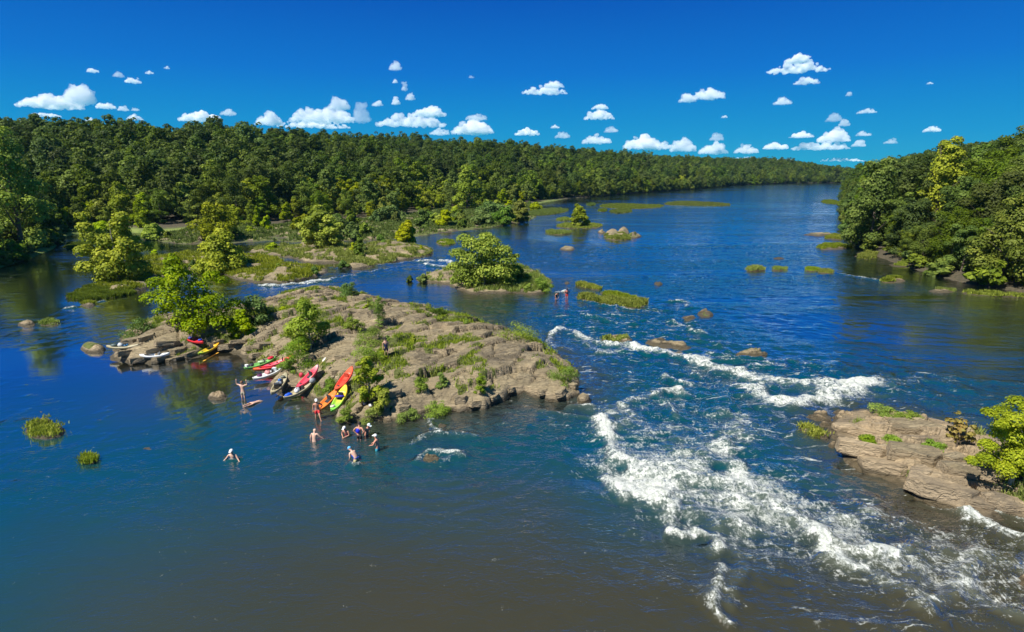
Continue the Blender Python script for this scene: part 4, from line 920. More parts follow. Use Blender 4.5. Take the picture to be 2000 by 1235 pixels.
# ---------------------------------------------------------------- single trees and shrubs on the islands
def px_h(px, py, n):
    g = hit(px, py); return g, n * float(np.linalg.norm(g - CAM)) / F
SINGLE = [  # name, foot px, height px, width px, kind, label
    ('sycamore_tree', 380, 640, 124, 150, 'syc_open', 'dark to lime leafed sycamore with open crown above the red kayak on the island'),
    ('sycamore_tree', 945, 558, 106, 138, 'syc', 'big lime green sycamore alone on its small island'),
    ('sycamore_tree', 606, 676, 92, 78, 'syc', 'lime green young sycamore in the middle of the large rock island'),
    ('sycamore_tree', 722, 776, 92, 56, 'syc_tall', 'narrow bright lime sycamore beside the red orange kayak'),
    ('sycamore_tree', 752, 800, 44, 42, 'syc', 'low lime sycamore shoot right of the narrow bright one'),
    ('sycamore_tree', 232, 552, 115, 108, 'syc_open', 'yellow green sycamore above the long grass bed'),
    ('sycamore_tree', 430, 526, 68, 84, 'syc', 'round yellow green sycamore between the low island and the tall one behind it'),
    ('sycamore_tree', 425, 468, 66, 76, 'light', 'olive green rounded tree behind the round yellow green one'),
    ('sycamore_tree', 630, 482, 78, 92, 'syc_open', 'yellow green sycamore on the ledgy island by the far channel'),
    ('sycamore_tree', 795, 474, 44, 52, 'syc_open', 'small yellow green tree at the upstream end of the ledgy island'),
    ('sycamore_tree', 1974, 944, 142, 124, 'syc_open', 'large leafy lime sycamore cut off by the right edge above the outcrop'),
    ('shrub', 1868, 872, 56, 40, 'yellowed', 'thin shrub with yellowing leaves on the outcrop'),
    ('willow_shrub', 1008, 664, 34, 84, 'willow', 'feathery pale green willow bush on the back edge of the large rock island'),
    ('willow_shrub', 1102, 748, 38, 62, 'willow', 'feathery willow bush on the downstream point of the large rock island'),
    ('willow_shrub', 740, 636, 62, 36, 'willow_tall', 'upright narrow shrub on the crest of the rock island'),
    ('willow_shrub', 855, 618, 20, 42, 'grey', 'grey green low bush on the crest right of the upright shrub'),
    ('shrub', 682, 576, 24, 42, 'grey', 'grey green bush on the far rim of the rock island'),
    ('shrub', 500, 628, 50, 64, 'olive', 'olive green bush behind the lime shoot left of the island crest'),
    ('shrub', 474, 656, 52, 40, 'syc', 'lime green shoot between the dark leafed sycamore and the olive bush'),
    ('willow_shrub', 582, 718, 60, 60, 'willow', 'soft green willow bush above the red kayaks'),
    ('willow_shrub', 562, 724, 26, 34, 'willow', 'low willow tuft against the sterns of the red and white kayaks'),
    ('willow_shrub', 650, 766, 34, 36, 'willow', 'willow tuft between the tan kayak and the red orange one'),
    ('willow_shrub', 692, 646, 28, 38, 'willow', 'bright tuft bush on the slope left of the upright shrub'),
    ('willow_shrub', 722, 672, 34, 60, 'willow', 'loose willow bush just uphill of the standing person'),
    ('willow_shrub', 718, 704, 44, 66, 'willow', 'wide willow bush left of the standing person'),
    ('willow_shrub', 822, 762, 30, 34, 'willow', 'lone willow tuft on the bare slope right of the lime bush'),
    ('willow_shrub', 938, 766, 42, 30, 'willow', 'bright green tuft on the steep right face of the island'),
    ('willow_shrub', 864, 756, 34, 24, 'willow', 'thin green tuft on the slope between two larger tufts'),
    ('willow_shrub', 270, 656, 26, 52, 'grey', 'silvery bush at the left tip of the large rock island'),
    ('willow_shrub', 676, 820, 26, 34, 'willow', 'green tuft above the smooth rounded boulder'),
    ('willow_shrub', 735, 818, 30, 48, 'willow', 'bright green clump overhanging the water beside the round tan boulder'),
    ('willow_shrub', 795, 818, 20, 44, 'willow', 'green clump at the water edge right of the round tan boulder'),
    ('willow_shrub', 852, 806, 20, 56, 'willow', 'low green fringe bush along the foot of the steep face'),
    ('shrub', 800, 550, 12, 13, 'olive', 'small round bush standing alone in the channel'),
    ('shrub', 1012, 548, 34, 44, 'olive', 'olive bush leaning on the big lime sycamore'),
    ('willow_shrub', 1060, 566, 26, 40, 'willow', 'willow clump at the downstream end of the lime tree island'),
    ('shrub', 826, 547, 12, 20, 'olive', 'low bush at the upstream end of the lime tree island'),
    ('sycamore_tree', 1130, 442, 44, 38, 'light', 'little tree alone on a grassy islet in the far channel'),
    ('shrub', 895, 434, 20, 22, 'olive', 'dark round bush on the green flat'), ('shrub', 860, 424, 14, 9, 'olive', 'small upright bush on the green flat left of the dark round one'),
    ('shrub', 828, 444, 36, 34, 'olive', 'pair of dark pointed bushes near the small yellow green tree'),
    ('shrub', 940, 436, 30, 46, 'olive', 'wide olive thicket bush on the green flat'), ('shrub', 985, 438, 34, 52, 'olive', 'biggest olive thicket bush on the green flat'), ('shrub', 1015, 432, 42, 40, 'light', 'yellow green bush at the tip of the green flat'),
    ('shrub', 960, 420, 26, 50, 'olive', 'thicket bush behind the biggest one on the green flat'), ('shrub', 1046, 410, 14, 26, 'light', 'small bright bush by the far corner of the flat'),
    ('shrub', 704, 500, 42, 22, 'olive', 'narrow dark shrub on the ledgy island'), ('shrub', 505, 444, 38, 16, 'light', 'slim yellow green sapling in front of the woods'),
    ('shrub', 302, 466, 24, 36, 'syc', 'low yellow green bush at the left end of the flat'), ('shrub', 338, 512, 16, 18, 'syc', 'little bright bush on the low island'), ('shrub', 412, 536, 20, 22, 'syc', 'small lime bush under the round yellow green sycamore'),
    ('shrub', 200, 466, 26, 40, 'syc', 'yellow green bush beside the dark channel under the woods'), ('shrub', 660, 446, 20, 44, 'olive', 'low thicket in front of the woods behind the ledgy island'), ('shrub', 760, 430, 26, 60, 'olive', 'green thicket at the back of the flat'),
    ('willow_shrub', 1722, 810, 18, 48, 'willow', 'green tuft on the upstream back edge of the tan outcrop'),
    ('willow_shrub', 1768, 820, 15, 44, 'willow', 'low green tuft on the back edge of the outcrop right of a larger one'),
    ('willow_shrub', 1690, 862, 13, 34, 'willow', 'pale tuft between the slabs at the upstream end of the outcrop'),
    ('willow_shrub', 1742, 866, 12, 36, 'willow', 'pale tuft in a cleft midway across the outcrop'),
    ('willow_shrub', 1826, 874, 11, 40, 'willow', 'low tuft in a cleft left of the yellowing shrub'),
    ('forest_tree', 45, 494, 188, 110, 'big', 'tall yellow green tree standing above the dark channel at the left edge'),
    ('forest_tree', 912, 408, 84, 62, 'light', 'tall bright green poplar shaped tree in front of the woods behind the flat'),
    ('forest_tree', 1820, 470, 165, 78, 'bigR', 'bright yellow green tree standing out of the darker right bank woods'),
    ('forest_tree', 1955, 550, 135, 90, 'bigR2', 'pale green drooping tree at the foot of the right bank near the right edge'),
    ('forest_tree', 1700, 486, 150, 100, 'bigR2', 'pale olive tree overhanging the water on the wooded point'),
]
SHAPES = {
    0: [(-.12, .93, .10), (-.08, .82, .14), (-.05, .72, .15), (-.32, .64, .12), (-.2, .58, .15), (.1, .60, .13), (.26, .72, .10), (.36, .66, .07), (-.38, .44, .13), (-.12, .44, .17), (.1, .40, .17), (.28, .40, .14), (.42, .30, .12), (-.25, .28, .16), (0, .24, .19), (.22, .2, .17), (.4, .16, .11), (-.40, .22, .09), (-.1, .12, .16), (.12, .1, .15)],
    1: [(-.26, .86, .12), (-.16, .78, .15), (.04, .88, .13), (.12, .80, .15), (-.02, .68, .19), (-.34, .62, .13), (.27, .66, .14), (-.2, .52, .18), (.1, .5, .2), (.36, .5, .12), (.46, .56, .06), (-.4, .36, .12), (-.25, .28, .17), (.02, .3, .2), (.25, .3, .18), (.42, .3, .10), (-.38, .14, .11), (-.15, .12, .17), (.12, .12, .17), (.34, .14, .13)],
    5: [(-.38, .92, .08), (-.34, .78, .11), (-.28, .64, .14), (.24, .92, .09), (.18, .80, .12), (.1, .66, .14), (-.1, .56, .17), (.28, .56, .14), (.42, .5, .09), (-.36, .46, .12), (-.12, .38, .19), (.18, .38, .18), (-.32, .24, .14), (0, .2, .19), (.24, .2, .16), (-.15, .08, .14), (.1, .08, .15)],
    8: [(-.05, .9, .10), (0, .76, .14), (.2, .66, .13), (-.18, .62, .14), (.38, .52, .10), (-.38, .5, .11), (0, .5, .19), (.25, .4, .15), (-.25, .34, .17), (.02, .28, .19), (.3, .2, .13), (-.3, .14, .14), (0, .1, .17)],
    10: [(.1, .92, .10), (-.05, .84, .12), (.25, .84, .12), (-.2, .74, .12), (.08, .70, .17), (.35, .66, .15), (-.42, .78, .07), (-.34, .70, .07), (-.1, .54, .17), (.2, .5, .2), (.42, .45, .14), (-.3, .40, .10), (-.48, .36, .08), (-.56, .30, .07), (0, .34, .19), (.28, .3, .2), (-.2, .22, .13), (.1, .14, .18), (.35, .12, .17)],
}
for k, (nm, px, py, hp, wp, kd, lab) in enumerate(SINGLE):
    g, H = px_h(px, py, hp); W = wp * float(np.linalg.norm(g - CAM)) / F
    sd = 700 + k; D = float(np.linalg.norm(g - CAM)); ls = max(.10, D * .0030)
    if kd in ('syc', 'syc_open', 'syc_tall'):
        n = int(min(11000, 3000 + 90 * H * W)) if H > 3 else 2200
        if k == 1: n = 12000
        if k == 10: n = 34000; ls *= .72
        o = plant(nm, sd, H, W, .0, 26, n, ls * 1.2, 'bush' if kd != 'syc_tall' else 'other', 'lime_dark' if k == 0 else 'lime_yellow' if k in (5, 6, 8, 9, 10) else 'lime', 'pale_bark', tr=.018 * H + .02, r=.16 if kd == 'syc_open' else .19, shell=.45, up=.4, extra=SHAPES.get(k))
    elif kd == 'light' or kd.startswith('big'):
        o = plant(nm, sd, H, W, .04, 30, 12000 if kd.startswith('big') else 4000, ls * 1.0, 'bush', 'forest_light' if kd != 'bigR2' else 'forest_pale', tr=.02 * H, r=.17, shell=.45)
    elif kd == 'yellowed':
        o = plant(nm, sd, H, W, .1, 9, 500, ls * 1.4, 'other', 'yellowed', tr=.04, r=.2, shell=.6)
    elif kd == 'olive':
        o = plant(nm, sd, H, W, .0, 14, 2600, ls, 'bush', 'olive', tr=.05, r=.22, shell=.4)
    else:
        o = plant(nm, sd, H, W, .0, 13 if kd != 'willow_tall' else 18, 2600, ls * .95, 'dome' if kd != 'willow_tall' else 'other', 'olive' if kd == 'grey' else 'willow', tr=.03, aspect=.35, r=.22, shell=.6, up=.1)
    o.location = (g[0], g[1], max(-.1, g[2] - .12)); tag(o, lab, 'tree' if 'tree' in nm else 'shrub')

# ---------------------------------------------------------------- low shrubs scattered over the shoals and along the banks
SH = [plant('shrub', 1300 + i, 1.9, 2.3, 0, 12, 1300, .30, 'bush', m_, tr=.05, r=.23, shell=.4, limbs=3) for i, m_ in enumerate(['olive', 'forest_light', 'lime', 'willow', 'forest_mid'])]
sh_used = set()
def put_shrub(x, y, z, s, kinds, label, group):
    k = kinds[rs.integers(0, len(kinds))]; p = SH[k]
    if k in sh_used: o = copy_tree(p)
    else: o = p; sh_used.add(k)
    o.location = (x, y, z - .1); o.scale = (s * rs.uniform(.8, 1.3), s * rs.uniform(.8, 1.3), s * rs.uniform(.8, 1.25)); o.rotation_euler = (0, 0, rs.uniform(0, 6.28))
    tag(o, label, 'shrub', group)
def scatter_shrubs(f, n, smin, smax, kinds, label, group, thr=.25):
    yy, xx = np.nonzero((f.Z > .22) & (f.G > thr)); done = 0
    while done < n and len(yy):
        q = rs.integers(0, len(yy)); x = f.x0 + xx[q] * f.res; y = f.y0 + yy[q] * f.res
        put_shrub(x, y, float(f.Z[yy[q], xx[q]]), smin + (smax - smin) * rs.random() ** 2, kinds, label, group); done += 1
scatter_shrubs(f_f, 84, .5, 2.1, [1, 2, 1, 4, 0], 'shrub among the rocks and channels of the shoal below the left bank woods', 'shrubs scattered over the shoal')
scatter_shrubs(f_2, 13, .35, .9, [0, 1, 2], 'shrub growing on the low grassy rock island behind the large one', 'shrubs on the low grassy island')
scatter_shrubs(f_3, 15, .4, 1.1, [0, 1, 2], 'shrub growing on the ledgy rock island beside the far channel', 'shrubs on the ledgy island')
scatter_shrubs(f_t, 6, .4, .8, [0, 3], 'low shrub at the foot of the big lime green sycamore', 'shrubs round the big lime sycamore')
scatter_shrubs(f_main, 16, .18, .42, [3, 2], 'small leafy tuft rooted in a crack of the large rock island', 'leafy tufts on the large rock island')
# fringe hanging over the right bank and the near left bank
def fringe(P, n, t0, t1, off, smin, smax, kinds, label, group):
    P = np.array(P); seg = np.hypot(*np.diff(P, axis=0).T); cum = np.concatenate([[0], np.cumsum(seg)])
    for i in range(n):
        s_ = cum[-1] * (t0 + (t1 - t0) * (i + rs.random()) / n); k = min(len(seg) - 1, int(np.searchsorted(cum, s_) - 1)); q = P[k] + (P[k + 1] - P[k]) * (s_ - cum[k]) / seg[k]
        x, y = q[0] + rs.uniform(*off), q[1] + rs.uniform(-1, 1)
        put_shrub(x, y, max(0., float(ground_h(np.array([x]), np.array([y]))[0][0])), rs.uniform(smin, smax), kinds, label, group)
fringe(pts([(1642, 400), (1650, 450), (1660, 474), (1705, 499), (1760, 519), (1820, 537), (1880, 553), (1950, 564), (2010, 574)]), 46, 0, 1, (.3, 4.0), .9, 2.0, [4, 1, 0, 4], 'leafy shrub of the fringe hanging over the right bank water', 'shrub fringe along the right bank')
fringe(pts([(-60, 540), (0, 522), (60, 503), (108, 484), (118, 464), (150, 456), (250, 454)]), 22, 0, 1, (-3.5, -.5), .9, 1.9, [4, 0, 4], 'leafy shrub of the dark fringe along the near left bank', 'shrub fringe along the left bank')
for k_, p_ in enumerate(SH):
    if k_ not in sh_used:
        for ch in list(p_.children): bpy.data.objects.remove(ch)
        bpy.data.objects.remove(p_)
# ================================================================ kayaks, gear
def ell(c, r, seg=12, ring=8, rot=None):
    bm = bmesh.new(); bmesh.ops.create_uvsphere(bm, u_segments=seg, v_segments=ring, radius=1)
    Mx = Matrix.Translation(c) @ (rot.to_matrix().to_4x4() if rot else Matrix()) @ Matrix.Diagonal((*r, 1))
    bm.transform(Mx); return bm
def box_bm(c, s, bev=.02, bm=None, rot=None):
    b = bmesh.new(); bmesh.ops.create_cube(b, size=1)
    b.transform(Matrix.Diagonal((*s, 1)))
    if bev: bmesh.ops.bevel(b, geom=b.edges[:], offset=bev, segments=2, affect='EDGES')
    b.transform(Matrix.Translation(c) @ (rot.to_4x4() if rot else Matrix()))
    if bm is None: return b
    me = bpy.data.meshes.new('t'); b.to_mesh(me); b.free(); bm.from_mesh(me); bpy.data.meshes.remove(me); return bm
def join(*bms):
    out = bmesh.new()
    for b in bms:
        me = bpy.data.meshes.new('t'); b.to_mesh(me); b.free(); out.from_mesh(me); bpy.data.meshes.remove(me)
    return out
MC = {}
def pl(c, rough=.4):
    k = (c, rough)
    if k not in MC: MC[k] = mat_plain('moulded_%d' % len(MC), c, rough)
    return MC[k]
def hull_mat(stops):
    m = NT('kayak_plastic'); s = m.n('SeparateXYZ'); m.set(s.inputs[0], m.coord())
    nz = m.noise(m.coord(), 3, 4)
    f = m.math('ADD', m.mapr(s.outputs[0], -1.7, 1.7), m.math('MULTIPLY', m.math('SUBTRACT', nz, .5), .14))
    c = m.ramp(f, stops)
    c = m.mix(m.mapr(m.noise(m.coord(), 14, 5, .7), .55, .75, 0, .35), c, (.25, .2, .15))
    return m.surf(m.principled(c, .38))
def hull_bm(L=3.4, W=.78, cock=(-.62, .42), depth=.17):
    bm = bmesh.new(); N = 34; rings = []
    for i in range(N + 1):
        t = -1 + 2 * i / N; x = t * L / 2; u = abs(t)
        w = W / 2 * max(.03, (1 - u ** 2.3)) ** .75
        keel = .0 + .20 * u ** 3.2; sheer = .26 + .13 * u ** 2.4
        inC = max(0., min(1., (t - cock[0]) / .1)) * max(0., min(1., (cock[1] - t) / .1))
        mid = max(0., min(1., (t + .10) / .06)) * max(0., min(1., (.0 - t) / .06)) if False else 0
        dz = depth * inC
        sec = [(0, keel), (.55 * w, keel + .02), (.88 * w, keel + .3 * (sheer - keel)), (w, keel + .75 * (sheer - keel)), (w * .97, sheer), (w * .86, sheer + .02), (w * .70, sheer + .01 - dz * .15), (w * .60, sheer + .02 - dz), (w * .3, sheer + .035 - dz * 1.05), (0, sheer + .045 - dz * 1.05)]
        full = sec + [(-a, b) for a, b in sec[-2:0:-1]]
        rings.append([bm.verts.new((x, a, b)) for a, b in full])
    n = len(rings[0])
    for A, B in zip(rings, rings[1:]):
        for k in range(n): bm.faces.new((A[k], B[k], B[(k + 1) % n], A[(k + 1) % n]))
    bm.faces.new(rings[0][::-1]) if False else bm.faces.new(rings[0]); bm.faces.new(rings[-1][::-1])
    bmesh.ops.recalc_face_normals(bm, faces=bm.faces[:])
    return bm
def make_kayak(a, b, stops, label, L=None, seat=(.03, .03, .035), roll=0., lift=.05):
    """a: bow, b: stern, given as places in the scene"""
    a, b = Vector(a), Vector(b); d = (b - a); real = d.length; L = L or min(3.9, max(2.5, real))
    root = empty('kayak'); tag(root, label, 'kayak', 'kayaks and boats pulled up on the large rock island')
    x = d.normalized(); up = Vector((0, 0, 1)); y = up.cross(x).normalized(); z = x.cross(y)
    if roll: q = Quaternion(x, roll); y = q @ y; z = q @ z
    root.matrix_world = Matrix.Translation((a + b) / 2 + Vector((0, 0, lift))) @ Matrix((x, y, z)).transposed().to_4x4()
    link('hull', bm_mesh('hull', hull_bm(L)), hull_mat(stops), root, smooth=True)
    s = box_bm((.12, 0, .15), (.36, .40, .07), .03); s = box_bm((.33, 0, .33), (.07, .42, .36), .03, s, Matrix.Rotation(.25, 3, 'Y'))
    link('seat', bm_mesh('seat', s), pl(seat, .8), root)
    h = bmesh.new(); bmesh.ops.create_cone(h, cap_ends=True, segments=18, radius1=.14, radius2=.12, depth=.035); h.transform(Matrix.Translation((-L * .34, 0, .335)))
    link('hatch', bm_mesh('hatch', h), pl((.02, .02, .022), .6), root)
    h = join(box_bm((-L / 2 + .06, 0, .42), (.05, .12, .03), .01), box_bm((L / 2 - .06, 0, .42), (.05, .12, .03), .01))
    link('handle', bm_mesh('handle', h), pl((.03, .03, .03), .6), root)
    return root
def K(pa, pb, stops, label, za=None, zb=None, roll=0., lift=.04, L=None, **kw):
    A = hit(*pa); B = hit(*pb)
    if za is not None: A = at(pa[0], pa[1], za)
    if zb is not None: B = at(pb[0], pb[1], zb)
    # keep the shape of the ground but never let the hull dive under it
    A, B = Vector(A), Vector(B); mx = 0.
    for t in np.linspace(0.08, .92, 9):
        p = A.lerp(B, float(t)); mx = max(mx, float(height(p.x, p.y)) - p.z)
    return make_kayak(A, B, stops, label, lift=lift + min(.45, mx * .6), roll=roll, L=L, **kw)
RED, PINK, ORG, YEL, GRN, TAN, WHT, LIM = (.62, .02, .03), (.75, .06, .10), (.85, .17, .02), (.80, .55, .03), (.10, .36, .06), (.40, .35, .21), (.78, .79, .78), (.32, .70, .08)
KY = {}
KY[1] = K((211, 692), (275, 690), [(0, TAN), (1, (.5, .45, .3))], 'tan kayak loaded with gear at the far left tip of the island', za=.1, zb=.25)
KY[2] = K((279, 701), (328, 698), [(0, WHT), (1, WHT)], 'plain white kayak lying on the rocks right of the loaded tan one', za=.35, zb=.35, seat=(.5, .5, .5))
KY[3] = K((356, 672), (403, 689), [(0, ORG), (.35, RED), (1, RED)], 'red kayak with an orange bow lying across the yellow green one under the sycamore', za=.5, zb=.25, lift=.2, L=3.3)
KY[4] = K((389, 698), (430, 675), [(0, LIM), (.45, YEL), (1, (.85, .35, .03))], 'yellow green kayak with its stern against the red one under the sycamore', za=.05, zb=.45)
KY[5] = K((479, 730), (541, 708), [(0, (.16, .42, .10)), (1, (.22, .50, .14))], 'green kayak afloat and loaded, leftmost of the kayaks in the cove', za=.02, zb=.35)
KY[6] = K((515, 726), (555, 717), [(0, ORG), (.25, RED), (1, RED)], 'bright red kayak nosed in between the green and the white kayak', za=.1, zb=.35, L=3.2)
KY[7] = K((527, 720), (568, 704), [(0, PINK), (.6, PINK), (1, ORG)], 'pink red kayak with an orange stern behind the bright red one', za=.35, zb=.9)
KY[8] = K((496, 747), (556, 724), [(0, WHT), (1, WHT)], 'white kayak with dark and pink gear aboard in the cove', za=.05, zb=.5)
KY[9] = K((532, 786), (561, 744), [(0, (.45, .38, .22)), (1, (.42, .38, .25))], 'tan fishing kayak with a black crate aboard afloat off the rocks', za=.02, zb=.3)
KY[10] = K((587, 760), (622, 723), [(0, PINK), (.7, PINK), (.9, (.9, .65, .6)), (1, PINK)], 'pink red kayak with a white patch at its upper end beside the loaded tan one', zb=1.5, za=.5)
KY[11] = K((558, 784), (611, 754), [(0, (.46, .40, .24)), (1, (.42, .37, .24))], 'tan kayak carrying a bright blue bag beside the pink red one', za=.02, zb=.55)
KY[12] = K((659, 767), (690, 725), [(0, (.80, .13, .05)), (.5, (.75, .05, .03)), (1, (.85, .16, .05))], 'red orange kayak highest up the rocks beside the narrow lime sycamore', za=.9, zb=1.9, seat=(.55, .08, .04))
KY[13] = K((623, 806), (656, 773), [(0, (.80, .22, .04)), (1, (.80, .20, .03))], 'orange kayak touching the man in red shorts', za=.02, zb=.7)
KY[14] = K((650, 810), (679, 758), [(0, (.10, .65, .06)), (.35, LIM), (.6, YEL), (1, YEL)], 'lime and yellow kayak on the rocks right of the orange one', za=.05, zb=1.2)

def on_kayak(k, t, side=0., up=.3):
    return KY[k].matrix_world @ Vector((t, side, up))
def bag(name, p, r, c, label, cat='bag', soft=True, seed=0):
    root = empty(name, p); root.rotation_euler = (0, 0, seed * .9)
    rng = np.random.default_rng(seed + 5)
    if soft:
        bm = ell((0, 0, 0), r, 14, 10)
        for v in bm.verts: v.co *= 1 + rng.normal(0, .04)
        link('sack', bm_mesh('sack', bm), pl(c, .6), root, smooth=True)
        link('strap', bm_mesh('strap', box_bm((0, 0, r[2] * .98), (r[0] * 1.2, .04, .03), .01)), pl((.03, .03, .03), .7), root)
    else:
        link('box', bm_mesh('box', box_bm((0, 0, 0), tuple(2 * q for q in r), .03)), pl(c, .5), root)
        link('lid', bm_mesh('lid', box_bm((0, 0, r[2] + .03), (2.06 * r[0], 2.06 * r[1], .05), .02)), pl(tuple(min(1, q * 1.2 + .03) for q in c), .5), root)
    tag(root, label, cat); return root
bag('dry_bag', on_kayak(11, -.85), (.32, .2, .2), (.01, .10, .65), 'bright blue bag on the bow of the loaded tan kayak', seed=1)
bag('gear_bundle', on_kayak(11, -.1, 0, .32), (.4, .22, .2), (.62, .60, .62), 'pale lilac grey bundle amidships in the loaded tan kayak', 'bundle', seed=2)
bag('gear_bundle', on_kayak(11, 1.25, 0, .42), (.28, .26, .24), (.30, .32, .34), 'grey rolled bundle at the upper end of the loaded tan kayak', 'bundle', seed=3)
bag('crate', on_kayak(9, -.55, 0, .33), (.2, .2, .16), (.02, .02, .02), 'black crate aboard the tan fishing kayak', 'crate', False, 4)
bag('dry_bag', on_kayak(9, .35, .05, .4), (.15, .13, .13), (.02, .16, .55), 'small blue bag aboard the tan fishing kayak', seed=5)
bag('gear_bundle', on_kayak(9, -.05, 0, .33), (.28, .22, .14), (.35, .38, .42), 'grey striped gear heap behind the black crate', 'bundle', seed=6)
bag('life_vest', on_kayak(9, .95, 0, .40), (.2, .18, .1), (.16, .17, .13), 'dark olive vest on the stern of the tan fishing kayak', 'vest', seed=7)
bag('dry_bag', on_kayak(5, .95, 0, .4), (.3, .2, .16), (.70, .02, .05), 'red bag on the green kayak', seed=8)
bag('gear_bundle', on_kayak(5, -.75, 0, .36), (.26, .2, .14), (.04, .04, .05), 'black gear near the bow of the green kayak', 'bundle', seed=9)
bag('cooler', on_kayak(5, -1.15, 0, .40), (.14, .12, .1), (.75, .75, .72), 'small white cooler on the bow of the green kayak', 'cooler', False, 10)
bag('gear_bundle', on_kayak(5, .1, 0, .36), (.3, .2, .12), (.45, .62, .35), 'pale green bundle amidships in the green kayak', 'bundle', seed=11)
bag('life_vest', on_kayak(8, -.7, 0, .36), (.24, .2, .12), (.12, .02, .10), 'dark purple vest near the bow of the white kayak in the cove', 'vest', seed=12)
bag('gear_bundle', on_kayak(8, -.05, 0, .38), (.32, .22, .16), (.70, .28, .28), 'pink gear heap amidships in the white kayak', 'bundle', seed=13)
bag('cooler', on_kayak(8, .55, 0, .36), (.2, .16, .12), (.55, .60, .62), 'pale cooler behind the pink gear in the white kayak', 'cooler', False, 14)
bag('dry_bag', on_kayak(3, 1.1, .05, .4), (.2, .16, .13), (.01, .05, .50), 'deep blue bag on the red kayak where it meets the yellow green one', seed=15)
bag('life_vest', on_kayak(3, -.35, 0, .36), (.3, .2, .12), (.05, .05, .30), 'navy vest amidships on the red kayak under the sycamore', 'vest', seed=16)
bag('gear_bundle', on_kayak(1, -.2, 0, .38), (.28, .22, .22), (.50, .52, .52), 'pale grey bundle in the tan kayak at the island tip', 'bundle', seed=17)
bag('dry_bag', on_kayak(1, -.85, 0, .36), (.26, .2, .16), (.10, .14, .13), 'dark green bag on the bow of the tan kayak at the island tip', seed=18)
bag('dry_bag', on_kayak(1, .35, 0, .36), (.26, .16, .1), (.05, .20, .42), 'blue bag in the tan kayak at the island tip', seed=19)
bag('gear_bundle', on_kayak(13, -1.0, .0, .38), (.26, .2, .14), (.03, .04, .07), 'black and blue gear on the bow of the orange kayak', 'bundle', seed=20)
bag('life_vest', on_kayak(14, .1, .0, .36), (.34, .13, .1), (.04, .02, .35), 'indigo vest in the lime and yellow kayak', 'vest', seed=21)
bag('gear_bundle', on_kayak(14, -.85, .08, .36), (.2, .16, .12), (.72, .66, .50), 'cream bundle near the bow of the lime and yellow kayak', 'bundle', seed=22)
for (nm, px, py, r, c, lab, ct, s) in [
    ('backpack', 589, 737, (.2, .17, .24), (.60, .03, .06), 'red backpack lying on the rocks above the fishing kayak', 'backpack', 1),
    ('backpack', 722, 783, (.16, .14, .16), (.75, .12, .06), 'orange red backpack in the shade under the lime bush', 'backpack', 2),
    ('dry_bag', 713, 791, (.2, .16, .16), (.05, .06, .10), 'dark bag in the gear pile under the lime bush', 'bag', 3),
    ('gear_bundle', 724, 794, (.18, .14, .12), (.68, .66, .62), 'white bundle in the gear pile under the lime bush', 'bundle', 4)]:
    g = hit(px, py); bag(nm, (g[0], g[1], g[2] + r[2] * .7), r, c, lab, ct, True, s + 30)
def paddle(pa, pb, za, zb, cs, cb, label):
    A = Vector(at(*pa, za)); B = Vector(at(*pb, zb)); d = (B - A); L = 2.2
    root = empty('paddle'); x = d.normalized(); y = Vector((0, 0, 1)).cross(x).normalized(); z = x.cross(y)
    root.matrix_world = Matrix.Translation((A + B) / 2) @ Matrix((x, y, z)).transposed().to_4x4()
    bm = bmesh.new(); tube(bm, [(-L / 2, 0, 0), (0, 0, 0.0), (L / 2, 0, 0)], [.018] * 3, 8)
    link('shaft', bm_mesh('shaft', bm), pl(cs, .5), root)
    for s in (-1, 1):
        b = ell((s * (L / 2 - .1), 0, 0), (.26, .09, .018), 14, 6); link('blade', bm_mesh('blade', b), pl(cb, .5), root, smooth=True)
    tag(root, label, 'paddle')
paddle((398, 705), (426, 689), .06, .10, (.75, .30, .03), (.80, .42, .05), 'orange paddle in the water beside the yellow green kayak')
paddle((614, 728), (625, 713), 1.5, 1.9, (.70, .45, .2), (.85, .80, .66), 'paddle with a cream blade above the pink red kayak')
paddle((560, 757), (546, 770), .45, .40, (.03, .03, .03), (.05, .05, .05), 'black paddle across the tan fishing kayak')

# ================================================================ people
SK = (.55, .27, .18); SKP = (.68, .42, .31)
def skinm(c):
    k = ('skin', c)
    if k not in MC:
        m = NT('skin_%d' % len(MC)); nz = m.noise(m.coord(), 6, 3)
        MC[k] = m.surf(m.principled(m.mix(nz, tuple(x * .85 for x in c), tuple(min(1, x * 1.1) for x in c)), .5, Subsurface_Weight=.1))
    return MC[k]
def skin_obj(name, V, E, Rr, mat, parent, root=0, sub=1):
    me = bpy.data.meshes.new(name); me.from_pydata([tuple(v) for v in V], E, []); me.update()
    o = bpy.data.objects.new(name, me); COL.objects.link(o); o.parent = parent
    md = o.modifiers.new('Skin', 'SKIN'); md.use_smooth_shade = True
    sv = me.skin_vertices[0].data if me.skin_vertices else None
    if sv is None:
        bpy.context.view_layer.update(); sv = me.skin_vertices[0].data
    for i, r in enumerate(Rr): sv[i].radius = (r, r) if not isinstance(r, tuple) else r
    sv[root].use_root = True
    if sub:
        s = o.modifiers.new('Sub', 'SUBSURF'); s.levels = sub; s.render_levels = sub
    o.data.materials.append(mat); return o
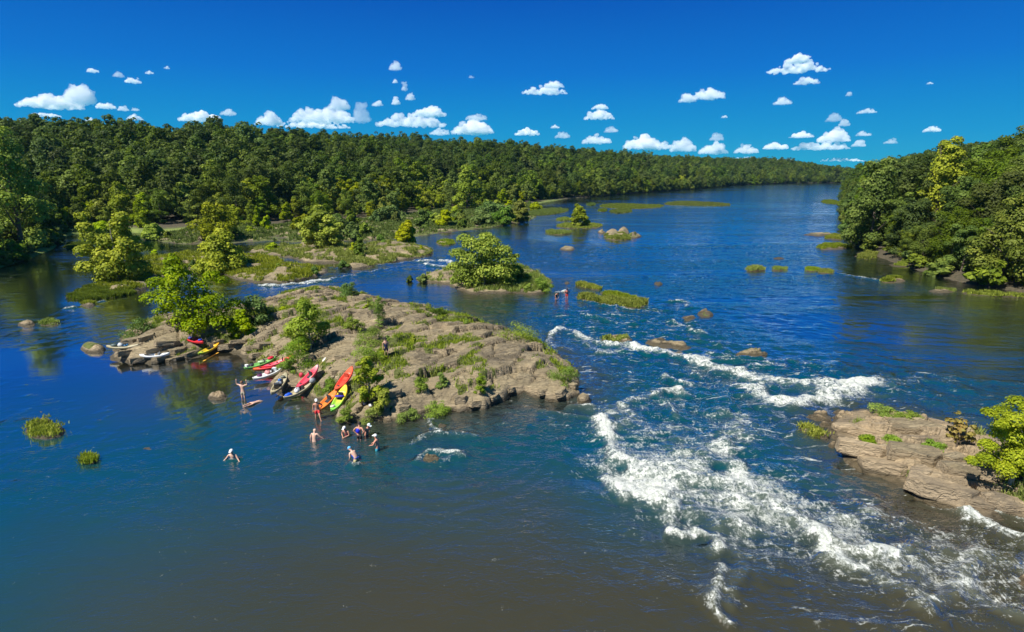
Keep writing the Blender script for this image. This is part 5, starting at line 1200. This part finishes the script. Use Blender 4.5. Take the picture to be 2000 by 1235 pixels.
def person(label, px, py, sink, face, skin=SK, arms=None, bend=0., twist=0., shorts=None, top=None, cap=None, hair=None, knees=0., lean=0., crouch=0., zg=0., scale=1., lie=False, arm2=None, leg=None, pack=None, straps=None):
    """sink: how deep the soles are under the water; face: heading in radians, 0 looks away from the camera"""
    g = at(px, py, 0.) if zg == 0. else hit(px, py)
    root = empty('person', (g[0], g[1], (g[2] if zg else 0.) - sink), face); root.scale = (scale,) * 3
    tag(root, label, 'person')
    j = {'pel': (0, 0, .94), 'waist': (0, .0, 1.08), 'chest': (0, .01, 1.30), 'neck': (0, 0, 1.47), 'chin': (0, .02, 1.56), 'head': (0, .03, 1.66), 'crown': (0, .015, 1.74)}
    arms = arms or 'down'; arm2 = arm2 or arms
    pose = {'down': [(.19, 0, 1.42), (.26, -.02, 1.14), (.27, .06, .90)],
            'up': [(.20, 0, 1.45), (.44, .02, 1.52), (.42, .05, 1.79)],
            'out': [(.19, 0, 1.42), (.36, .10, 1.20), (.54, .24, 1.04)],
            'fwd': [(.19, 0, 1.42), (.27, .12, 1.18), (.20, .36, 1.12)],
            'fold': [(.19, 0, 1.42), (.29, .10, 1.18), (.10, .30, 1.16)],
            'hip': [(.19, 0, 1.42), (.38, -.08, 1.18), (.20, .02, 1.00)],
            'over': [(.18, 0, 1.50), (.16, .05, 1.80), (.12, .06, 2.04)]}
    def rotx(p, a, c): y, z = p[1] - c[1], p[2] - c[2]; return (p[0], c[1] + y * math.cos(a) + z * math.sin(a), c[2] - y * math.sin(a) + z * math.cos(a))
    up = dict(j)
    for s, pz, nm in ((1, pose[arms], 'R'), (-1, pose[arm2], 'L')):
        for q, kk in zip(pz, ('sh', 'el', 'wr')): up[kk + nm] = (q[0] * s, q[1], q[2])
    V = []; Rr = []; ix = {}
    def add(nm, p, r):
        ix[nm] = len(V); V.append(p); Rr.append(r)
    piv = (0, 0, .96)
    B = lambda p: rotx(p, bend, piv)
    add('pel', j['pel'], (.145, .115)); add('waist', rotx(j['waist'], bend * .5, piv), (.135, .10)); add('chest', B(up['chest']), (.165, .115)); add('neck', B(up['neck']), .06)
    add('chin', B(up['chin']), .075); add('head', B(up['head']), (.085, .10)); add('crown', B(up['crown']), .07)
    add('nose', B((0, .135, 1.63)), .014)
    E = [('pel', 'waist'), ('waist', 'chest'), ('chest', 'neck'), ('neck', 'chin'), ('chin', 'head'), ('head', 'crown'), ('head', 'nose')]
    for nm, s in (('R', 1), ('L', -1)):
        add('ear' + nm, B((.095 * s, .01, 1.64)), .018); E.append(('head', 'ear' + nm))
        add('sh' + nm, B(up['sh' + nm]), .068); add('el' + nm, B(up['el' + nm]), .045); add('wr' + nm, B(up['wr' + nm]), .030)
        E += [('chest', 'sh' + nm), ('sh' + nm, 'el' + nm), ('el' + nm, 'wr' + nm)]
        e = Vector(V[ix['el' + nm]]); w = Vector(V[ix['wr' + nm]]); d = (w - e).normalized(); sd = d.cross(Vector((0, 0, 1)) if abs(d.z) < .8 else Vector((0, 1, 0))).normalized(); n2 = d.cross(sd)
        add('pa' + nm, tuple(w + d * .075), (.036, .018)); E.append(('wr' + nm, 'pa' + nm))
        for f in range(4):
            o_ = (f - 1.5) * .019; L = (.055, .068, .072, .060)[f]
            b_ = w + d * .10 + sd * o_; add('f%d%s' % (f, nm), tuple(b_), .009); add('g%d%s' % (f, nm), tuple(b_ + d * L + n2 * .02), .0075)
            E += [('pa' + nm, 'f%d%s' % (f, nm)), ('f%d%s' % (f, nm), 'g%d%s' % (f, nm))]
        add('th' + nm, tuple(w + d * .06 + sd * .055), .010); E.append(('pa' + nm, 'th' + nm))
        lg = (leg or {}).get(nm)
        hp = (.095 * s, 0, .90); kn = lg[0] if lg else (.11 * s, .03 + knees * .3, .50 + 0 * knees); an = lg[1] if lg else (.12 * s, -.02 - knees * .1, .09)
        add('hp' + nm, hp, .095); add('kn' + nm, kn, .062); add('an' + nm, an, .040); add('to' + nm, (an[0] * 1.05, an[1] + .17, an[2] - .05), .032)
        E += [('pel', 'hp' + nm), ('hp' + nm, 'kn' + nm), ('kn' + nm, 'an' + nm), ('an' + nm, 'to' + nm)]
    if lie:
        Lq = Matrix.Rotation(R(-82), 4, 'X')
        V = [tuple((Lq @ Vector((p[0], p[1], p[2] - .95))) + Vector((0, 0, .02))) for p in V]
    skin_obj('body', V, [(ix[a], ix[b]) for a, b in E], Rr, skinm(skin), root)
    P = lambda nm: Vector(V[ix[nm]])
    if shorts:
        vs = [P('waist').lerp(P('pel'), .55), P('pel'), P('hpR'), P('hpR').lerp(P('knR'), .7), P('hpL'), P('hpL').lerp(P('knL'), .7)]
        skin_obj('shorts', vs, [(0, 1), (1, 2), (2, 3), (1, 4), (4, 5)], [(.155, .125), (.165, .135), .115, .10, .115, .10], pl(shorts, .85), root, root=1)
    if top:
        vs = [P('pel').lerp(P('waist'), .4), P('waist'), P('chest'), P('shR').lerp(P('chest'), .25), P('shL').lerp(P('chest'), .25)]
        skin_obj('shirt', vs, [(0, 1), (1, 2), (2, 3), (2, 4)], [(.155, .125), (.15, .118), (.182, .135), .088, .088], pl(top, .85), root, root=1)
    if pack:
        c = P('chest') + Vector((0, -.19, -.03)); link('back_pouch', bm_mesh('back_pouch', ell(c, (.14, .09, .17))), pl(pack, .6), root, smooth=True)
    hc = P('head') + (P('crown') - P('head')) * .35; axis = (P('crown') - P('chin')).normalized()
    if hair or cap:
        col = cap or hair
        b = bmesh.new(); bmesh.ops.create_uvsphere(b, u_segments=16, v_segments=10, radius=1)
        bmesh.ops.delete(b, geom=[v for v in b.verts if v.co.z < (-.02 if cap else -.35)], context='VERTS')
        rot = Vector((0, 0, 1)).rotation_difference(axis)
        Mx = Matrix.Translation(hc) @ rot.to_matrix().to_4x4()
        b.transform(Mx @ Matrix.Diagonal((.112, .125, .125, 1)))
        if cap:
            br = ell((0, 0, 0), (.085, .075, .012)); br.transform(Mx @ Matrix.Translation((0, .15, .015))); b = join(b, br)
        link('cap' if cap else 'hair', bm_mesh('cap', b), pl(col, .8), root, smooth=True)
    return root
PI = math.pi
person('pale man standing in the water with both arms raised', 476, 777, .42, PI * .95, SKP, 'up', shorts=(.45, .40, .30), hair=(.20, .10, .05))
person('bare backed swimmer floating face down near the man with raised arms', 504, 785, .03, R(150), SKP, 'over', lie=True, hair=(.25, .12, .06), shorts=(.50, .33, .24))
person('tanned man in red shorts and white cap perched by the orange kayak', 621, 818, .25, PI * 1.1, SK, 'down', shorts=(.70, .04, .05), cap=(.8, .8, .8), arm2='hip', bend=.1, leg={'L': ((-.14, .28, .60), (-.22, .42, .22))})
person('bald pale man seen from behind, waist deep and reaching out sideways', 614, 862, .92, R(-10), SKP, 'out', arm2='down', bend=.2)
person('person in a white cap crouching in the water left of the man in black shorts', 678, 850, 1.02, R(160), SK, 'fold', bend=.3, cap=(.85, .85, .85), top=(.25, .05, .08))
person('dark haired man in black shorts with a bright blue pouch on his back', 702, 858, .62, R(-15), SK, 'hip', bend=.15, hair=(.03, .02, .015), shorts=(.015, .015, .018), pack=(.01, .02, .62), arm2='hip')
person('sunburnt person in a pale cap half hidden behind the dark haired man', 716, 849, .88, R(240), (.62, .30, .20), 'down', bend=.35, cap=(.7, .8, .8))
person('bare chested man in a white cap and aqua shorts facing sideways in the water', 738, 879, .72, R(75), (.66, .30, .20), 'fwd', shorts=(.03, .35, .45), cap=(.82, .85, .85), bend=.12)
person('person in a blue cap and blue swimsuit bending to the water', 696, 899, .82, R(60), SKP, 'fwd', bend=.75, cap=(.12, .45, .85), top=(.01, .08, .60), shorts=(.55, .50, .25))
person('swimmer in a white hat and pale grey vest spreading both arms, farthest out', 456, 897, 1.08, R(175), SKP, 'out', top=(.52, .60, .56), cap=(.9, .9, .88), bend=.1)
person('person in dark swimwear standing alone high on the rock island', 755, 700, 0, R(200), (.55, .30, .22), 'down', top=(.015, .02, .08), shorts=(.012, .014, .04), hair=(.02, .015, .01), zg=1.)
person('person in black bending over in the shallows beside the red shorted wader', 1086, 584, .5, R(200), SK, 'fwd', bend=.9, top=(.015, .015, .02), shorts=(.015, .015, .02), hair=(.03, .02, .02))
person('wader in red shorts standing between the two rock bars', 1107, 583, .35, R(185), (.60, .22, .15), 'hip', shorts=(.75, .05, .03), top=(.10, .03, .06), hair=(.03, .02, .02), bend=.2)

# ================================================================ clouds
CL = [(42, 212, 118, 32), (130, 205, 54, 52), (63, 229, 55, 13), (170, 142, 23, 11), (222, 151, 21, 13), (245, 163, 31, 16), (283, 145, 18, 8), (320, 135, 12, 7), (189, 213, 37, 18), (231, 217, 21, 14), (257, 217, 16, 9), (248, 235, 32, 14), (168, 238, 20, 12), (350, 238, 84, 26), (430, 226, 32, 21), (499, 245, 56, 30),
      (562, 240, 134, 40), (640, 215, 45, 31), (690, 240, 34, 50), (726, 208, 23, 15), (759, 138, 26, 22), (766, 163, 12, 9), (784, 178, 12, 24), (792, 196, 20, 17), (764, 205, 18, 18), (730, 248, 150, 30), (800, 228, 78, 25), (890, 264, 70, 30), (905, 235, 50, 18), (915, 153, 12, 8), (836, 264, 44, 18),
      (1016, 184, 97, 20), (1060, 172, 44, 19), (1137, 234, 65, 22), (1155, 214, 35, 14), (1179, 259, 30, 16), (1002, 265, 55, 17), (1074, 251, 20, 8), (1083, 270, 32, 17), (1134, 281, 64, 23), (1216, 290, 77, 32), (1326, 200, 35, 22), (1352, 194, 65, 28), (1497, 142, 122, 22), (1530, 124, 55, 22), (1550, 165, 51, 17), (1652, 188, 12, 12),
      (1510, 205, 37, 18), (1674, 222, 39, 13), (1408, 231, 13, 8), (1613, 238, 30, 22), (1637, 247, 22, 18), (1541, 270, 48, 16), (1595, 278, 66, 32), (1545, 293, 116, 22), (1671, 266, 31, 13), (1664, 287, 26, 17), (1307, 297, 54, 34), (1363, 301, 60, 28), (1385, 275, 28, 22), (1433, 300, 49, 24), (1489, 292, 52, 20), (1804, 258, 32, 15), (1727, 281, 26, 14), (1810, 165, 13, 6),
      (540, 250, 150, 20), (880, 262, 90, 34), (1210, 292, 120, 22), (1500, 318, 60, 10), (1600, 316, 90, 10), (1430, 312, 50, 8)]
mc = NT('cloud_vapour')
vs = mc.n('VolumeScatter'); vs.inputs['Color'].default_value = (.995, .995, .995, 1); vs.inputs['Density'].default_value = 1.0; vs.inputs['Anisotropy'].default_value = .0
dn = mc.n('ObjectInfo')
mc.t.links.new(vs.outputs[0], mc.out.inputs['Volume'])
cloud_mats = {}
def cloud_mat(den):
    den = float('%.1g' % den)
    if den not in cloud_mats:
        m = mc.m.copy(); m.node_tree.nodes['Volume Scatter'].inputs['Density'].default_value = den
        m.cycles.homogeneous_volume = True; cloud_mats[den] = m
    return cloud_mats[den]
tex = bpy.data.textures.new('cloud_billow', 'CLOUDS'); tex.noise_scale = .22; tex.noise_depth = 3
tex2 = bpy.data.textures.new('cloud_fine', 'CLOUDS'); tex2.noise_scale = .06; tex2.noise_depth = 3
def where_word(x, y):
    return ('over the left bank woods' if x < 500 else 'above the middle of the left bank woods' if x < 950 else 'over the far reach of the river' if x < 1450 else 'toward the right bank')
for k, (x0, yb, w, h) in enumerate(CL):
    rng = np.random.default_rng(900 + k); cxx = x0 + w / 2; w = w * .86; h = h * .86; x0 = cxx - w / 2
    el = (330 - yb) / F; D = min(14000, max(3500, 900 / max(el, .03)))
    c = ray(x0 + w / 2, yb); base = CAM + c * (D / c[1]); u = D / F / math.cos(0)
    Wm, Hm = w * u, h * u * 1.02
    bm = bmesh.new(); n = int(14 + w / 2.2)
    for i in range(n):
        a = (i + rng.uniform(0, 1)) / n; env = math.sin(math.pi * min(1, max(0, a))) ** .6
        r = Hm * rng.uniform(.16, .36) * (.5 + .5 * env); top = (Hm - r) * env * (rng.uniform(.3, 1) if i % 3 else 1)
        r = min(r, Wm * .3)
        x = (a - .5) * (Wm - 1.2 * r); z = max(r * .55, top * rng.uniform(.2, 1))
        b2 = bmesh.new(); bmesh.ops.create_icosphere(b2, subdivisions=2, radius=1)
        b2.transform(Matrix.Translation((x, rng.uniform(-.2, .2) * Wm, z)) @ Matrix.Diagonal((r * 1.15, r, r, 1)))
        me = bpy.data.meshes.new('t'); b2.to_mesh(me); b2.free(); bm.from_mesh(me); bpy.data.meshes.remove(me)
    for v in bm.verts: v.co.z = max(v.co.z, 0.0 + rng.uniform(0, .03) * Hm)
    yaw = -math.atan2(base[0], base[1])
    s = max(Wm, Hm)
    bm.transform(Matrix.Scale(1 / s, 4))
    o = link('cloud', bm_mesh('cloud', bm), cloud_mat((3.6 if w > 44 else rng.uniform(.7, 3.2)) / Hm), smooth=True)
    o.location = base; o.rotation_euler = (0, 0, yaw); o.scale = (s,) * 3
    rm = o.modifiers.new('Remesh', 'REMESH'); rm.mode = 'VOXEL'; rm.voxel_size = max(.008, .035 * Hm / s)
    dp = o.modifiers.new('Billow', 'DISPLACE'); dp.texture = tex; dp.strength = .34 * Hm / s; dp.mid_level = .55
    dp2 = o.modifiers.new('Fine', 'DISPLACE'); dp2.texture = tex2; dp2.strength = .32 * Hm / s; dp2.mid_level = .55
    rm2 = o.modifiers.new('Join', 'REMESH'); rm2.mode = 'VOXEL'; rm2.voxel_size = rm.voxel_size
    if w >= 60: tag(o, '', 'cloud', 'fair weather clouds')
    o['category'] = 'cloud'; o['group'] = 'fair weather clouds'
    big_ = w > 90; midc = w > 34
    o['label'] = ('long heaped cloud ' if big_ else 'small heaped cloud ' if midc else 'tiny cloud wisp ') + ('high up ' if yb < 170 else 'midway up ' if yb < 232 else 'low down ') + where_word(x0, yb)

# ================================================================ sky, sun, camera
HAZE = 0.00005
SKYK = 1 / (.12 * 1.48)
w = bpy.data.worlds.new('World'); scene.world = w; w.use_nodes = True
nt = w.node_tree; nt.nodes.clear()
sk = nt.nodes.new('ShaderNodeTexSky'); sk.sky_type = 'NISHITA'; sk.sun_disc = False; sk.sun_elevation = SUN_EL; sk.sun_rotation = SUN_AZ
sk.air_density = 1.0; sk.dust_density = 0.0; sk.ozone_density = 3.0
tc = nt.nodes.new('ShaderNodeTexCoord'); sp = nt.nodes.new('ShaderNodeSeparateXYZ'); nt.links.new(tc.outputs['Generated'], sp.inputs[0])
rp = nt.nodes.new('ShaderNodeValToRGB'); nt.links.new(sp.outputs[2], rp.inputs[0]); el_ = rp.color_ramp.elements
SKY = [(0, (.004, .38, .60)), (.05, (0, .30, .62)), (.15, (0, .168, .60)), (.27, (0, .085, .46)), (.6, (0, .125, .30)), (1, (.003, .08, .22))]
while len(el_) < len(SKY): el_.new(.5)
for q, (p_, c_) in enumerate(SKY): el_[q].position = p_; el_[q].color = (*c_, 1)
ml = nt.nodes.new('ShaderNodeVectorMath'); ml.operation = 'SCALE'; ml.inputs['Scale'].default_value = SKYK; nt.links.new(rp.outputs[0], ml.inputs[0])
mx_ = nt.nodes.new('ShaderNodeMix'); mx_.data_type = 'RGBA'; mx_.inputs[0].default_value = .99
nt.links.new(sk.outputs[0], mx_.inputs[6]); nt.links.new(ml.outputs[0], mx_.inputs[7])
bg = nt.nodes.new('ShaderNodeBackground'); bg.inputs[1].default_value = .12
wo = nt.nodes.new('ShaderNodeOutputWorld')
nt.links.new(mx_.outputs[2], bg.inputs[0]); nt.links.new(bg.outputs[0], wo.inputs[0])
sun = bpy.data.lights.new('sun', 'SUN'); sun.energy = 4.8; sun.angle = R(.5); sun.color = (1, .95, .86)
so = bpy.data.objects.new('sun', sun); COL.objects.link(so)
sd_ = Vector((math.sin(SUN_AZ) * math.cos(SUN_EL), math.cos(SUN_AZ) * math.cos(SUN_EL), math.sin(SUN_EL)))
so.rotation_euler = sd_.to_track_quat('Z', 'Y').to_euler(); so.location = (0, 0, 60)
cam = bpy.data.cameras.new('camera'); cam.sensor_width = 36; cam.lens = 36 * F / 2000; cam.clip_end = 60000; cam.clip_start = .5
co = bpy.data.objects.new('camera', cam); COL.objects.link(co); co.location = (0, 0, HC); co.rotation_euler = (PI / 2 - PITCH, 0, 0)
scene.camera = co
vw = scene.view_settings; vw.view_transform = 'Standard'; vw.look = 'None'; vw.exposure = .6; vw.gamma = 1
cy = scene.cycles; cy.use_denoising = True; cy.max_bounces = 14; cy.diffuse_bounces = 3; cy.glossy_bounces = 2; cy.transmission_bounces = 3; cy.volume_bounces = 12; cy.transparent_max_bounces = 8
cy.caustics_reflective = False; cy.caustics_refractive = False

if HAZE:
    hm = NT('air'); pv = hm.n('VolumePrincipled'); pv.inputs['Color'].default_value = (.25, .62, 1, 1); pv.inputs['Density'].default_value = HAZE; pv.inputs['Anisotropy'].default_value = .2
    hm.t.links.new(pv.outputs[0], hm.out.inputs['Volume']); hm.m.cycles.homogeneous_volume = True
    tag(link('haze', bm_mesh('haze', box_bm((0, 700, 37), (3600, 1700, 86), 0)), hm.m), kind='stuff')
